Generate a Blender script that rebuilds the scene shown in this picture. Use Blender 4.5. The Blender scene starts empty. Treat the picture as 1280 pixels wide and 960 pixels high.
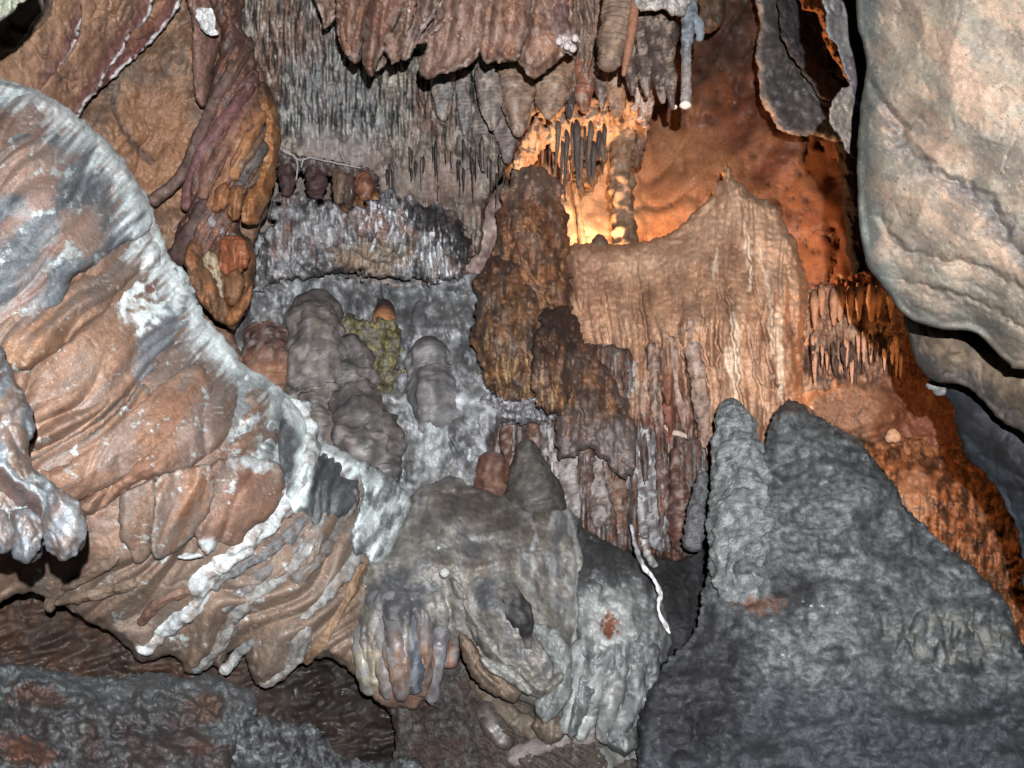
import bpy, math, random
import numpy as np

# ------------------------------------------------------------------ camera, world, lights, exposure
scene = bpy.context.scene
F = 1300.0                      # focal length in photo pixels (photo 1280 wide)
CZ = 1.6                        # camera height
def P(px, py, d):
    "point seen at photo pixel (px, py), d metres ahead"
    return ((px - 640.0) / F * d, d, CZ - (py - 480.0) / F * d)

cam_data = bpy.data.cameras.new("camera")
cam_data.sensor_width = 36.0
cam_data.lens = 36.0 * F / 1280.0
cam_data.clip_start = 0.05
cam_data.clip_end = 200.0
cam = bpy.data.objects.new("camera", cam_data)
cam.location = (0, 0, CZ)
cam.rotation_euler = (math.radians(90), 0, 0)
scene.collection.objects.link(cam)
scene.camera = cam

world = bpy.data.worlds.new("World")
scene.world = world
world.use_nodes = True
world.node_tree.nodes["Background"].inputs[0].default_value = (0.9, 0.95, 1.0, 1)
world.node_tree.nodes["Background"].inputs[1].default_value = 0.0

def lamp(name, loc, power, color, radius):
    l = bpy.data.lights.new(name, 'POINT')
    l.energy = power; l.color = color; l.shadow_soft_size = radius
    o = bpy.data.objects.new(name, l); o.location = loc
    scene.collection.objects.link(o)
    return o
# the photographer's flash, held above and to the right of the lens
lamp("camera_flash", (0.085, -0.25, CZ + 0.20), 1400, (0.96, 0.98, 1.0), 0.012)
# show-cave lamps hidden behind the formations
lamp("cave_lamp_behind_curtain", P(764, 350, 4.58), 100, (1.0, 0.58, 0.29), 0.05)
lamp("cave_lamp_behind_boulder", P(1225, 500, 3.35), 19, (1.0, 0.50, 0.18), 0.05)
lamp("cave_lamp_behind_slab", P(1062, 40, 4.9), 6, (1.0, 0.42, 0.14), 0.04)

scene.cycles.max_bounces = 4
scene.cycles.diffuse_bounces = 1
scene.view_settings.view_transform = 'Standard'
scene.view_settings.look = 'None'
scene.view_settings.exposure = 0.0
scene.view_settings.gamma = 1.0

# ------------------------------------------------------------------ noise
def _h(xi, yi, zi, seed):
    with np.errstate(over='ignore'):
        h = (xi.astype(np.int64).astype(np.uint32) * np.uint32(374761393)
             + yi.astype(np.int64).astype(np.uint32) * np.uint32(668265263)
             + (zi.astype(np.int64).astype(np.uint32) if not np.isscalar(zi) else np.uint32(zi)) * np.uint32(2246822519)
             + np.uint32((seed * 3266489917) & 0xffffffff))
        h = (h ^ (h >> np.uint32(15))) * np.uint32(2246822519)
        h = (h ^ (h >> np.uint32(13))) * np.uint32(3266489917)
        h = h ^ (h >> np.uint32(16))
    return h
def rnd(xi, yi, seed): return _h(xi, yi, 0, seed).astype(np.float64) / 4294967296.0
def p2(x, y, seed=0):
    x = np.asarray(x, float); y = np.asarray(y, float)
    xf = np.floor(x); yf = np.floor(y); fx = x - xf; fy = y - yf
    u = fx * fx * fx * (fx * (fx * 6 - 15) + 10); v = fy * fy * fy * (fy * (fy * 6 - 15) + 10)
    def g(i, j):
        a = rnd(xf + i, yf + j, seed) * (2 * math.pi)
        return np.cos(a) * (fx - i) + np.sin(a) * (fy - j)
    a = g(0, 0); b = g(1, 0); c = g(0, 1); d = g(1, 1)
    return (a + u * (b - a) + v * (c - a + u * (a - b - c + d))) * 1.5
def p3(x, y, z, seed=0):
    xf = np.floor(x); yf = np.floor(y); zf = np.floor(z); fx = x - xf; fy = y - yf; fz = z - zf
    s = lambda t: t * t * (3 - 2 * t)
    u, v, w = s(fx), s(fy), s(fz)
    def g(i, j, k):
        h = _h(xf + i, yf + j, zf + k, seed)
        a = (h & np.uint32(0xffff)).astype(float) / 65536 * 2 * math.pi
        c = (h >> np.uint32(16)).astype(float) / 32768 - 1
        r = np.sqrt(1 - c * c)
        return r * np.cos(a) * (fx - i) + r * np.sin(a) * (fy - j) + c * (fz - k)
    L = lambda a, b, t: a + (b - a) * t
    return L(L(L(g(0,0,0), g(1,0,0), u), L(g(0,1,0), g(1,1,0), u), v),
             L(L(g(0,0,1), g(1,0,1), u), L(g(0,1,1), g(1,1,1), u), v), w) * 1.6
def fbm(x, y, seed=0, o=4, gain=0.5):
    r = 0; a = 1.0
    for i in range(o):
        r = r + a * p2(x, y, seed + i * 17); x = x * 2.03 + 3.1; y = y * 2.03 + 7.7; a *= gain
    return r
def billow(x, y, seed=0, o=3, gain=0.5):
    r = 0; a = 1.0; t = 0
    for i in range(o):
        r = r + a * (np.abs(p2(x, y, seed + i * 13)) * 2); t += a
        x = x * 2.07 + 1.3; y = y * 2.07 + 5.2; a *= gain
    return r / t
def ss(a, b, x):
    t = np.clip((x - a) / (b - a), 0, 1); return t * t * (3 - 2 * t)
def rot(x, y, deg):
    "u across, v along a direction deg degrees from straight down, turning towards the left of the picture"
    a = math.radians(deg); c, s = math.cos(a), math.sin(a)
    return x * c + y * s, -x * s + y * c
def worley(x, y, seed=0):
    xf = np.floor(x); yf = np.floor(y)
    f1 = np.full(np.shape(x), 9.0); f2 = f1.copy(); idd = np.zeros(np.shape(x))
    for i in (-1, 0, 1):
        for j in (-1, 0, 1):
            cx = xf + i; cy = yf + j
            d = np.hypot(cx + rnd(cx, cy, seed) - x, cy + rnd(cx, cy, seed + 5) - y)
            n = d < f1
            f2 = np.where(n, f1, np.minimum(f2, d)); idd = np.where(n, rnd(cx, cy, seed + 9), idd); f1 = np.where(n, d, f1)
    return f1, f2, idd
def lobes(u, v, w, l, seed=0, point=0.3, width=0.62):
    "overlapping hanging lobes: each swells downwards (along v) and ends in a lip; returns height 0..1 and a random id"
    U = u / w; V = v / l
    xf = np.floor(U); yf = np.floor(V)
    best = np.zeros(np.shape(U)); idd = np.zeros(np.shape(U))
    for i in (-1, 0, 1):
        for j in (-1, 0, 1, 2):
            cx = xf + i; cy = yf + j
            ox = cx + 0.5 + (rnd(cx, cy, seed) - 0.5) * 0.7
            oy = cy + 0.5 + (rnd(cx, cy, seed + 3) - 0.5) * 0.8       # the tip
            t = (V - (oy - 1.5)) / 1.5                                # 0 at the root .. 1 at the tip
            wd = width * (0.7 + 0.6 * rnd(cx, cy, seed + 4)) * np.where(t < 1 - 0.35, 1 - point * np.clip(t, 0, 1), 1)
            endt = np.clip((t - 0.6) / 0.4, 0, 1)
            wd = wd * np.sqrt(np.clip(1 - endt ** (2.2 - point), 0, 1)) + 1e-6
            q = np.clip(1 - ((U - ox) / wd) ** 2, 0, 1)
            h = np.where((t > 0) & (t < 1), np.sqrt(q) * (0.25 + 0.75 * np.clip(t, 0, 1)), 0)
            h = h * (0.7 + 0.3 * rnd(cx, cy, seed + 6))
            n = h > best
            best = np.where(n, h, best); idd = np.where(n, rnd(cx, cy, seed + 8), idd)
    return best, idd

# ------------------------------------------------------------------ 2-D outline helpers
def catmull(pts, n=6, closed=True):
    p = np.array(pts, float); N = len(p); out = []
    rng = range(N if closed else N - 1)
    for i in rng:
        if closed: a, b, c, d = p[(i - 1) % N], p[i], p[(i + 1) % N], p[(i + 2) % N]
        else: a, b, c, d = p[max(i - 1, 0)], p[i], p[i + 1], p[min(i + 2, N - 1)]
        for k in range(n):
            t = k / n
            out.append(0.5 * ((2 * b) + (c - a) * t + (2 * a - 5 * b + 4 * c - d) * t * t + (3 * b - a - 3 * c + d) * t ** 3))
    if not closed: out.append(p[-1])
    return np.array(out)
def sdf(poly, x, y):
    p = poly; q = np.roll(p, -1, 0)
    d = np.full(x.shape, 1e18); ins = np.zeros(x.shape, bool)
    for (ax, ay), (bx, by) in zip(p[:, :2], q[:, :2]):
        ex, ey = bx - ax, by - ay; L = ex * ex + ey * ey + 1e-9
        t = np.clip(((x - ax) * ex + (y - ay) * ey) / L, 0, 1)
        d = np.minimum(d, (x - ax - t * ex) ** 2 + (y - ay - t * ey) ** 2)
        if ay != by:
            ins ^= ((ay > y) != (by > y)) & (x < ex * (y - ay) / (by - ay) + ax)
    return np.where(ins, 1, -1) * np.sqrt(d)
def line(x, y, pts, w, n=5, taper=False, wob=0, seed=0, side=0):
    "0..1 profile round a smooth polyline of half-width w; side +1/-1 keeps only one side sharp"
    if wob:
        x = x + wob * p2(x / 14, y / 14, seed); y = y + wob * p2(x / 14, y / 14, seed + 1)
    p = catmull(pts, n, False)[:, :2]
    m = (x > p[:, 0].min() - 3 * w - 2) & (x < p[:, 0].max() + 3 * w + 2) & (y > p[:, 1].min() - 3 * w - 2) & (y < p[:, 1].max() + 3 * w + 2)
    out = np.zeros(x.shape)
    if not m.any(): return out
    X = x[m]; Y = y[m]; d = np.full(X.shape, 1e18); tt = np.zeros(X.shape); sd = np.zeros(X.shape); N = len(p) - 1
    for i in range(N):
        ax, ay = p[i]; ex, ey = p[i + 1] - p[i]; L = ex * ex + ey * ey + 1e-9
        t = np.clip(((X - ax) * ex + (Y - ay) * ey) / L, 0, 1)
        rx = X - ax - t * ex; ry = Y - ay - t * ey
        q = rx ** 2 + ry ** 2; k = q < d
        d = np.where(k, q, d); tt = np.where(k, (i + t) / N, tt); sd = np.where(k, np.sign(ex * ry - ey * rx), sd)
    d = np.sqrt(d); ww = w * (1 - 0.75 * np.abs(2 * tt - 1) ** 2) if taper else w
    v = np.clip(1 - d / ww, 0, 1)
    if side: v = np.where(sd * side > 0, v, np.clip(1 - d / 1.6, 0, 1) * (v > 0))
    out[m] = v
    return out
def blob(x, y, cx, cy, rx, ry, deg=0, seed=0, rough=0.5, soft=0.35):
    u, v = rot(x - cx, y - cy, deg)
    d = np.hypot(u / rx, v / ry) + rough * fbm(x / (0.5 * (rx + ry)) * 1.6, y / (0.5 * (rx + ry)) * 1.6, seed + 50, 4) * 0.6
    return 1 - ss(1 - soft, 1 + soft, d)
def tps(ctrl):
    c = np.array(ctrl, float)
    if len(c) == 1: return lambda x, y: np.full(np.shape(x), c[0, 2])
    xy = c[:, :2] / 400.0; n = len(c)
    k = lambda r: np.where(r > 1e-9, r * r * np.log(r + 1e-12), 0)
    if n < 4:
        A = np.c_[np.ones(n), xy]; s = np.linalg.lstsq(A, c[:, 2], rcond=None)[0]
        return lambda x, y: s[0] + s[1] * x / 400.0 + s[2] * y / 400.0
    K = k(np.hypot(xy[:, None, 0] - xy[None, :, 0], xy[:, None, 1] - xy[None, :, 1])) + np.eye(n) * 0.02
    Q = np.c_[np.ones(n), xy]
    M = np.block([[K, Q], [Q.T, np.zeros((3, 3))]])
    s = np.linalg.solve(M, np.r_[c[:, 2], 0, 0, 0])
    def f(x, y):
        X = np.asarray(x) / 400.0; Y = np.asarray(y) / 400.0
        r = s[n] + s[n + 1] * X + s[n + 2] * Y
        for i in range(n): r = r + s[i] * k(np.hypot(X - xy[i, 0], Y - xy[i, 1]))
        return r
    return f

# ------------------------------------------------------------------ colour
def C(r, g, b):
    c = np.array([r, g, b], float) / 255.0
    return np.where(c <= 0.04045, c / 12.92, ((c + 0.055) / 1.055) ** 2.4)
def mix(a, b, t):
    a = np.asarray(a, float); b = np.asarray(b, float)
    t = np.asarray(t)[..., None]
    return a * (1 - t) + b * t
def ramp(t, *stops):
    "stops: (pos, colour)..."
    out = np.broadcast_to(stops[0][1], np.shape(t) + (3,)).copy()
    for (p0, c0), (p1, c1) in zip(stops[:-1], stops[1:]):
        k = np.clip((t - p0) / (p1 - p0), 0, 1)
        out = mix(out, c1, k * 1.0)
    return out
GREY = C(142, 140, 140); DGREY = C(90, 90, 92); LGREY = C(178, 180, 182); WHITE = C(232, 238, 238); BLUEG = C(120, 130, 142)
TAN = C(178, 146, 120); BROWN = C(120, 88, 66); DBROWN = C(78, 56, 44); ORANGE = C(192, 124, 74); OCHRE = C(172, 124, 72)
RUST = C(150, 76, 42); PINK = C(190, 140, 122); CREAM = C(212, 196, 168); PURPLE = C(112, 76, 84); MAROON = C(104, 58, 48)
OLIVE = C(120, 104, 52)
FROST = C(226, 238, 238) * 1.7

# ------------------------------------------------------------------ materials (procedural)
def make_mat(name, rough=0.62, bump=0.5, scale=1.0, spec=0.45, grain=0.35, coat=0.0, pits=0.0):
    m = bpy.data.materials.new(name); m.use_nodes = True
    t = m.node_tree; N = t.nodes; L = t.links
    b = N["Principled BSDF"]
    tc = N.new("ShaderNodeNewGeometry")
    at = N.new("ShaderNodeAttribute"); at.attribute_name = "Col"
    def noise(s, d, r=0.6):
        n = N.new("ShaderNodeTexNoise"); n.inputs["Scale"].default_value = s * scale; n.inputs["Detail"].default_value = d
        n.inputs["Roughness"].default_value = r; L.new(tc.outputs["Position"], n.inputs["Vector"]); return n
    n1 = noise(42, 5, 0.7); n2 = noise(230, 3, 0.7); n3 = noise(14, 3, 0.6)
    mr = N.new("ShaderNodeMapRange"); mr.inputs[1].default_value = 0.3; mr.inputs[2].default_value = 0.7
    mr.inputs[3].default_value = 1 - grain; mr.inputs[4].default_value = 1 + grain * 0.9
    L.new(n1.outputs["Fac"], mr.inputs[0])
    mr2 = N.new("ShaderNodeMapRange"); mr2.inputs[1].default_value = 0.34; mr2.inputs[2].default_value = 0.66
    mr2.inputs[3].default_value = 1 - grain * 1.6; mr2.inputs[4].default_value = 1 + grain * 1.3
    L.new(n2.outputs["Fac"], mr2.inputs[0])
    mu = N.new("ShaderNodeMath"); mu.operation = 'MULTIPLY'; L.new(mr.outputs[0], mu.inputs[0]); L.new(mr2.outputs[0], mu.inputs[1])
    vm = N.new("ShaderNodeVectorMath"); vm.operation = 'SCALE'; L.new(at.outputs["Color"], vm.inputs[0]); L.new(mu.outputs[0], vm.inputs["Scale"])
    L.new(vm.outputs[0], b.inputs["Base Color"])
    rr = N.new("ShaderNodeMapRange"); rr.inputs[1].default_value = 0.35; rr.inputs[2].default_value = 0.65
    rr.inputs[3].default_value = max(rough - (0.34 if spec > 0.27 and grain < 0.27 and rough < 0.73 else 0.12), 0.1); rr.inputs[4].default_value = min(rough + 0.2, 1)
    L.new(n3.outputs["Fac"], rr.inputs[0]); L.new(rr.outputs[0], b.inputs["Roughness"])
    b.inputs["Specular IOR Level"].default_value = spec
    b.inputs["Coat Weight"].default_value = coat; b.inputs["Coat Roughness"].default_value = 0.18
    a1 = N.new("ShaderNodeMath"); a1.operation = 'MULTIPLY_ADD'; a1.inputs[1].default_value = 0.28
    L.new(n2.outputs["Fac"], a1.inputs[0]); L.new(n1.outputs["Fac"], a1.inputs[2])
    h = a1
    if pits:
        vo = N.new("ShaderNodeTexVoronoi"); vo.inputs["Scale"].default_value = 75 * scale; L.new(tc.outputs["Position"], vo.inputs["Vector"])
        a2 = N.new("ShaderNodeMath"); a2.operation = 'MULTIPLY_ADD'; a2.inputs[1].default_value = pits
        L.new(vo.outputs["Distance"], a2.inputs[0]); L.new(a1.outputs[0], a2.inputs[2]); h = a2
    bp = N.new("ShaderNodeBump"); bp.inputs["Strength"].default_value = bump; bp.inputs["Distance"].default_value = 0.012 / scale
    n4 = noise(5, 2); mb = N.new("ShaderNodeMapRange"); mb.inputs[1].default_value = 0.38; mb.inputs[2].default_value = 0.62; mb.inputs[3].default_value = bump * 0.12; mb.inputs[4].default_value = bump * 1.25
    L.new(n4.outputs["Fac"], mb.inputs[0]); L.new(mb.outputs[0], bp.inputs["Strength"])
    L.new(h.outputs[0], bp.inputs["Height"]); L.new(bp.outputs[0], b.inputs["Normal"])
    return m
M = {
    'dry':   make_mat("dry_limestone", 0.72, 0.45, 1.4, 0.3, 0.26),
    'damp':  make_mat("damp_flowstone", 0.72, 0.42, 1.5, 0.28, 0.26, 0.0),
    'wet':   make_mat("wet_calcite", 0.5, 0.3, 1.4, 0.45, 0.2, 0.08),
    'rough': make_mat("rough_limestone", 0.85, 0.6, 1.2, 0.25, 0.34, 0.0, 0.5),
    'dusty': make_mat("dusty_limestone", 0.9, 0.4, 1.1, 0.15, 0.24, 0.0, 0.0),
    'near':  make_mat("smooth_boulder_limestone", 0.75, 0.26, 2.2, 0.2, 0.2),
    'satin': make_mat("smooth_flowstone", 0.6, 0.34, 1.7, 0.35, 0.22, 0.0),
}

# ------------------------------------------------------------------ mesh output
def link_mesh(name, V, quads, tris, cols, origin, mat, parent=None):
    me = bpy.data.meshes.new(name)
    V = np.asarray(V, float) - np.asarray(origin, float)
    me.vertices.add(len(V)); me.vertices.foreach_set("co", V.astype(np.float32).ravel())
    nq = len(quads); nt = len(tris)
    loops = np.concatenate([np.asarray(quads, np.int32).ravel(), np.asarray(tris, np.int32).ravel()]) if nt else np.asarray(quads, np.int32).ravel()
    tot = np.r_[np.full(nq, 4), np.full(nt, 3)].astype(np.int32)
    start = np.r_[0, np.cumsum(tot)[:-1]].astype(np.int32)
    me.loops.add(len(loops)); me.loops.foreach_set("vertex_index", loops)
    me.polygons.add(nq + nt); me.polygons.foreach_set("loop_start", start); me.polygons.foreach_set("loop_total", tot)
    me.polygons.foreach_set("use_smooth", np.ones(nq + nt, bool))
    me.update(calc_edges=True)
    ca = me.color_attributes.new("Col", 'FLOAT_COLOR', 'POINT')
    lum = (cols * np.array([0.3, 0.55, 0.15])).sum(1, keepdims=True)
    c4 = np.ones((len(V), 4), np.float32); lum = np.maximum(lum, 0.002); c4[:, :3] = np.clip((lum + (cols - lum) * SAT) * (lum / 0.22) ** 0.3, 0.003, 0.9)
    ca.data.foreach_set("color", c4.ravel())
    me.materials.append(M[mat])
    o = bpy.data.objects.new(name, me)
    scene.collection.objects.link(o)
    if parent is not None:
        o.parent = parent
        o.location = np.asarray(origin) - np.asarray(parent.matrix_world_loc if hasattr(parent, 'matrix_world_loc') else ORG[parent.name])
    else:
        o.location = origin
    ORG[o.name] = np.asarray(origin, float)
    return o
ORG = {}
def tag(o, label=None, cat=None, group=None, kind=None):
    if label: o['label'] = label
    if cat: o['category'] = cat
    if group: o['group'] = group
    if kind: o['kind'] = kind
    return o
KALB = 0.80
SAT = 0.86
class G: pass
def fine(g):
    "fine relief: rough and smooth patches, small scallops and narrow wandering cracks"
    sd = g.seed
    m = ss(-.35, .45, fbm(g.x / 55, g.y / 55, sd + 1, 3))
    wx = g.x + 7 * p2(g.x / 22, g.y / 22, sd + 2); wy = g.y + 7 * p2(g.x / 22, g.y / 22, sd + 3)
    cr = ss(.90, 1.0, 1 - np.abs(p2(wx / 34, wy / 52, sd + 4))) * ss(-.05, .3, fbm(g.x / 40, g.y / 40, sd + 5, 2))
    cr2 = ss(.86, 1.0, 1 - np.abs(p2(wx / 15, wy / 26, sd + 6))) * m
    return m * 1.5 * fbm(wx / 7, wy / 9, sd + 7, 3) + (1 - m) * 1.2 * p2(g.x / 14, g.y / 14, sd + 8) - 8 * cr - 4 * cr2
def relief(name, poly, D, h=None, c=None, label=None, cat=None, parent=None, group=None, kind=None, edge=(26, 16),
           jag=(3.0, 16), step=2.0, mat='damp', thick=0.25, smooth=5, k=1.0, seed=None, fan=False, refd=None, micro=0.75, ani=(0, 1.7)):
    "a rock body with the given outline, its own distance D, rounded edge and thickness; h = relief, c = colour"
    seed = (abs(hash_name(name)) + len(ORG) * 7) % 9973 if seed is None else seed
    pl = catmull(poly, smooth) if smooth > 1 else np.array(poly, float)
    Df = tps(D) if isinstance(D, (list, tuple)) else (lambda x, y: np.full(np.shape(x), float(D)))
    x0, y0 = pl.min(0)[:2] - 2 * step; x1, y1 = pl.max(0)[:2] + 2 * step
    xs = np.arange(x0, x1 + step, step); ys = np.arange(y0, y1 + step, step)
    X, Y = np.meshgrid(xs, ys)
    a, l = jag
    Wx = X + a * fbm(X / l, Y / l, seed, 3); Wy = Y + a * fbm(X / l, Y / l, seed + 31, 3)
    S = sdf(pl, Wx, Wy)
    keep = S > -step * 1.05
    gy, gx = np.gradient(S, step)
    gn = gx * gx + gy * gy + 1e-6
    out = keep & (S < 0)
    X = np.where(out, X - S * gx / gn, X); Y = np.where(out, Y - S * gy / gn, Y)
    idx = -np.ones(X.shape, int)
    cell = keep[:-1, :-1] & keep[1:, :-1] & keep[:-1, 1:] & keep[1:, 1:]
    cell &= (np.maximum(np.maximum(S[:-1, :-1], S[1:, :-1]), np.maximum(S[:-1, 1:], S[1:, 1:])) > 0)
    used = np.zeros(X.shape, bool)
    used[:-1, :-1] |= cell; used[1:, :-1] |= cell; used[:-1, 1:] |= cell; used[1:, 1:] |= cell
    idx[used] = np.arange(used.sum())
    q = np.c_[idx[:-1, :-1][cell], idx[1:, :-1][cell], idx[1:, 1:][cell], idx[:-1, 1:][cell]]
    g = G(); g.x = X[used]; g.y = Y[used]; g.s = np.maximum(S[used], 0); g.seed = seed; g.ani = ani
    d0 = Df(g.x, g.y)
    g.d = d0
    ew, er = edge
    tt = np.clip(g.s / ew, 0, 1)
    hh = -er * (1 - np.sqrt(np.clip(1 - (1 - tt) ** 2, 0, 1)))
    fade = ss(0, 0.25 * ew, g.s) * 0.75 + 0.25
    hv = (h(g) if h else 0.0) + (micro * fine(g) if micro else 0.0)
    hh = hh + hv * fade
    g.h = hv if h else np.zeros(g.x.shape)
    d = d0 - hh * d0 / F
    cols = c(g) if c else np.broadcast_to(GREY, (len(g.x), 3))
    cols = np.broadcast_to(cols, (len(g.x), 3))
    rd = refd if refd else float(np.median(d0))
    cols = cols * KALB * k * 0.80 * ((rd + 0.3) / 4.0) ** 1.45
    def W(x, y, d): return np.c_[(x - 640) / F * d, d, CZ - (y - 480) / F * d]
    V = W(g.x, g.y, d)
    # skirt: the body carries on backwards from its outline
    e = np.concatenate([q[:, [0, 1]], q[:, [1, 2]], q[:, [2, 3]], q[:, [3, 0]]])
    es = np.sort(e, 1); key = es[:, 0].astype(np.int64) * len(g.x) + es[:, 1]
    u, inv, cnt = np.unique(key, return_inverse=True, return_counts=True)
    be = e[cnt[inv] == 1]
    bv = np.unique(be); n0 = len(V); mp = -np.ones(n0, int); mp[bv] = np.arange(len(bv)) + n0
    cen = V[bv].mean(0)
    n_ = len(bv)
    r1 = V[bv] * ((d[bv] + thick * 0.4) / d[bv])[:, None] + np.array([0, 0, CZ]) * (1 - ((d[bv] + thick * 0.4) / d[bv]))[:, None]
    k2 = ((d[bv] + thick) / d[bv])[:, None]
    r2 = V[bv] * k2 + np.array([0, 0, CZ]) * (1 - k2)
    V = np.concatenate([V, r1, r2]); cols = np.concatenate([cols, cols[bv], cols[bv]])
    mp2 = np.where(mp >= 0, mp + n_, -1)
    q = np.concatenate([q, np.c_[be[:, 1], be[:, 0], mp[be[:, 0]], mp[be[:, 1]]],
                        np.c_[mp[be[:, 1]], mp[be[:, 0]], mp2[be[:, 0]], mp2[be[:, 1]]]])
    tris = np.zeros((0, 3), int)
    if fan:
        V = np.concatenate([V, [r2.mean(0)]]); cols = np.concatenate([cols, [cols[bv].mean(0)]])
        tris = np.c_[mp2[be[:, 1]], mp2[be[:, 0]], np.full(len(be), len(V) - 1)]
    org = V[:n0][np.argmin(V[:n0, 2])].copy()
    org[0] = V[:n0, 0].mean()
    o = link_mesh(name, V, q, tris, cols, org, mat, parent)
    tag(o, label, cat, group, kind)
    o_depth[o.name] = (g, d, step)
    return o
o_depth = {}
def emb(o, pts, s0=1.0, s1=0.4, mid=None):
    "path points (x, y, r) laid into the surface of a relief: centre sunk s0 radii at the start and s1 at the end"
    out = []; n = len(pts); g, d, st = o_depth[o.name]
    for i, (x, y, r) in enumerate(pts):
        dd = (g.x - x) ** 2 + (g.y - y) ** 2; k = np.argsort(dd)[:12]
        t = i / (n - 1); s_ = s0 + (s1 - s0) * (t ** .5 if s0 > s1 else t)
        base = float(d[k].mean()); out.append((x, y, r, base + s_ * r * base / F))
    return out
def hash_name(s):
    v = 7
    for ch in s: v = (v * 31 + ord(ch)) % 99991
    return v
def tube(name, pts, c=None, label=None, cat=None, parent=None, group=None, kind=None, mat='damp', rib=(0, 8), noise=(0.12, 14),
         seg=20, step=3.0, k=1.0, seed=None, flat=1.0, ends=(1, 1), flute=(0, 6), refd=None):
    "a round tapering body along pts [(px, py, radius_px, depth)]; rib = rings, flute = lengthwise folds"
    seed = (hash_name(name) + len(ORG) * 11) % 9973 if seed is None else seed
    p = catmull([t for t in pts], 8, False)
    seglen = np.hypot(np.diff(p[:, 0]), np.diff(p[:, 1])); s = np.r_[0, np.cumsum(seglen)]
    n = max(6, int(s[-1] / step))
    si = np.linspace(0, s[-1], n)
    p = np.array([np.interp(si, s, p[:, i]) for i in range(4)]).T
    r = np.maximum(p[:, 2], 0.4)
    d0 = float(np.median(p[:, 3]))
    # rounded ends
    e0 = r[0]; e1 = r[-1]
    if ends[0]: r = r * np.sqrt(np.clip(1 - (1 - np.clip(si / max(e0, 1e-3), 0, 1)) ** 2, 0.0, 1))
    if ends[1]: r = r * np.sqrt(np.clip(1 - (1 - np.clip((s[-1] - si) / max(e1, 1e-3), 0, 1)) ** 2, 0.0, 1))
    cen = np.c_[(p[:, 0] - 640) / F * p[:, 3], p[:, 3], CZ - (p[:, 1] - 480) / F * p[:, 3]]
    tan = np.gradient(cen, axis=0); tan /= np.linalg.norm(tan, axis=1)[:, None] + 1e-9
    A = np.cross(tan, np.array([0, 1, 0.001])); A /= np.linalg.norm(A, axis=1)[:, None] + 1e-9
    B = np.cross(tan, A)
    th = np.linspace(0, 2 * math.pi, seg, endpoint=False)
    TH, SI = np.meshgrid(th, si)
    R = np.repeat(r[:, None], seg, 1)
    ct, st = np.cos(TH), np.sin(TH)
    g = G(); g.seed = seed
    na, nl = noise
    bb = np.minimum(R * 3, 40)
    dn = na * R * (p3(ct * R / nl * 1.2, st * R / nl * 1.2, SI / nl, seed) + 0.5 * p3(ct * R / nl * 2.4 + 9, st * R / nl * 2.4, SI / nl * 2.1, seed + 3))
    if rib[0]:
        w = rib[1]; q = p3(ct * 1.3, st * 1.3, SI / w * 1.0, seed + 5)
        dn = dn + rib[0] * (np.abs(((SI / w + 0.6 * q) % 1.0) * 2 - 1) ** 0.6 - 0.5) * np.minimum(1, R / (np.max(r) + 1e-6) * 1.6)
    if flute[0]:
        q = p3(ct * 1.1, st * 1.1, SI / 60, seed + 8)
        dn = dn + flute[0] * np.abs(np.sin(TH * flute[1] / 2 + 1.6 * q + seed)) * np.minimum(1, R / (np.max(r) + 1e-6) * 1.6)
    Rm = np.maximum(R + dn, 0.05) * (p[:, 3] / F)[:, None]
    V = cen[:, None, :] + A[:, None, :] * (Rm * ct)[..., None] + B[:, None, :] * (Rm * st * flat)[..., None]
    V = V.reshape(-1, 3)
    g.x = 640 + V[:, 0] / V[:, 1] * F; g.y = 480 - (V[:, 2] - CZ) / V[:, 1] * F
    g.t = (SI / s[-1]).ravel(); g.th = TH.ravel(); g.h = dn.ravel(); g.s = SI.ravel()
    cols = c(g) if c is not None and callable(c) else np.broadcast_to(c if c is not None else GREY, (len(V), 3))
    cols = np.broadcast_to(cols, (len(V), 3))
    i = np.arange(n - 1)[:, None] * seg; j = np.arange(seg)[None, :]; j2 = (j + 1) % seg
    q = np.stack([(i + j).ravel(), (i + seg + j).ravel(), (i + seg + j2).ravel(), (i + j2).ravel()], 1)
    V = np.concatenate([V, [cen[0]], [cen[-1]]]); n0 = n * seg
    cols = np.concatenate([cols, [cols[0]], [cols[-1]]])
    jj = np.arange(seg); j2 = (jj + 1) % seg
    tris = np.concatenate([np.c_[np.full(seg, n0), jj, j2], np.c_[np.full(seg, n0 + 1), (n - 1) * seg + j2, (n - 1) * seg + jj]])
    rd = refd if refd else d0
    cols = cols * KALB * k * 0.80 * ((rd + 0.3) / 4.0) ** 1.45
    org = cen[np.argmin(cen[:, 2])] if cat in ('stalagmite',) else cen[np.argmax(cen[:, 2])]
    o = link_mesh(name, V, q, tris, cols, org, mat, parent)
    tag(o, label, cat, group, kind)
    return o
def onsurf(o, poly, off=0.0, step=1):
    "control depths that lay a patch on a relief's surface"
    return [(x, y, at(o, x, y) - off) for x, y in poly[::step]] + [(np.mean([p[0] for p in poly]), np.mean([p[1] for p in poly]), at(o, np.mean([p[0] for p in poly]), np.mean([p[1] for p in poly])) - off)]
def at(o, px, py):
    "depth of a relief's surface near a pixel"
    g, d, st = o_depth[o.name]
    return float(d[np.argmin((g.x - px) ** 2 + (g.y - py) ** 2)])

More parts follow.
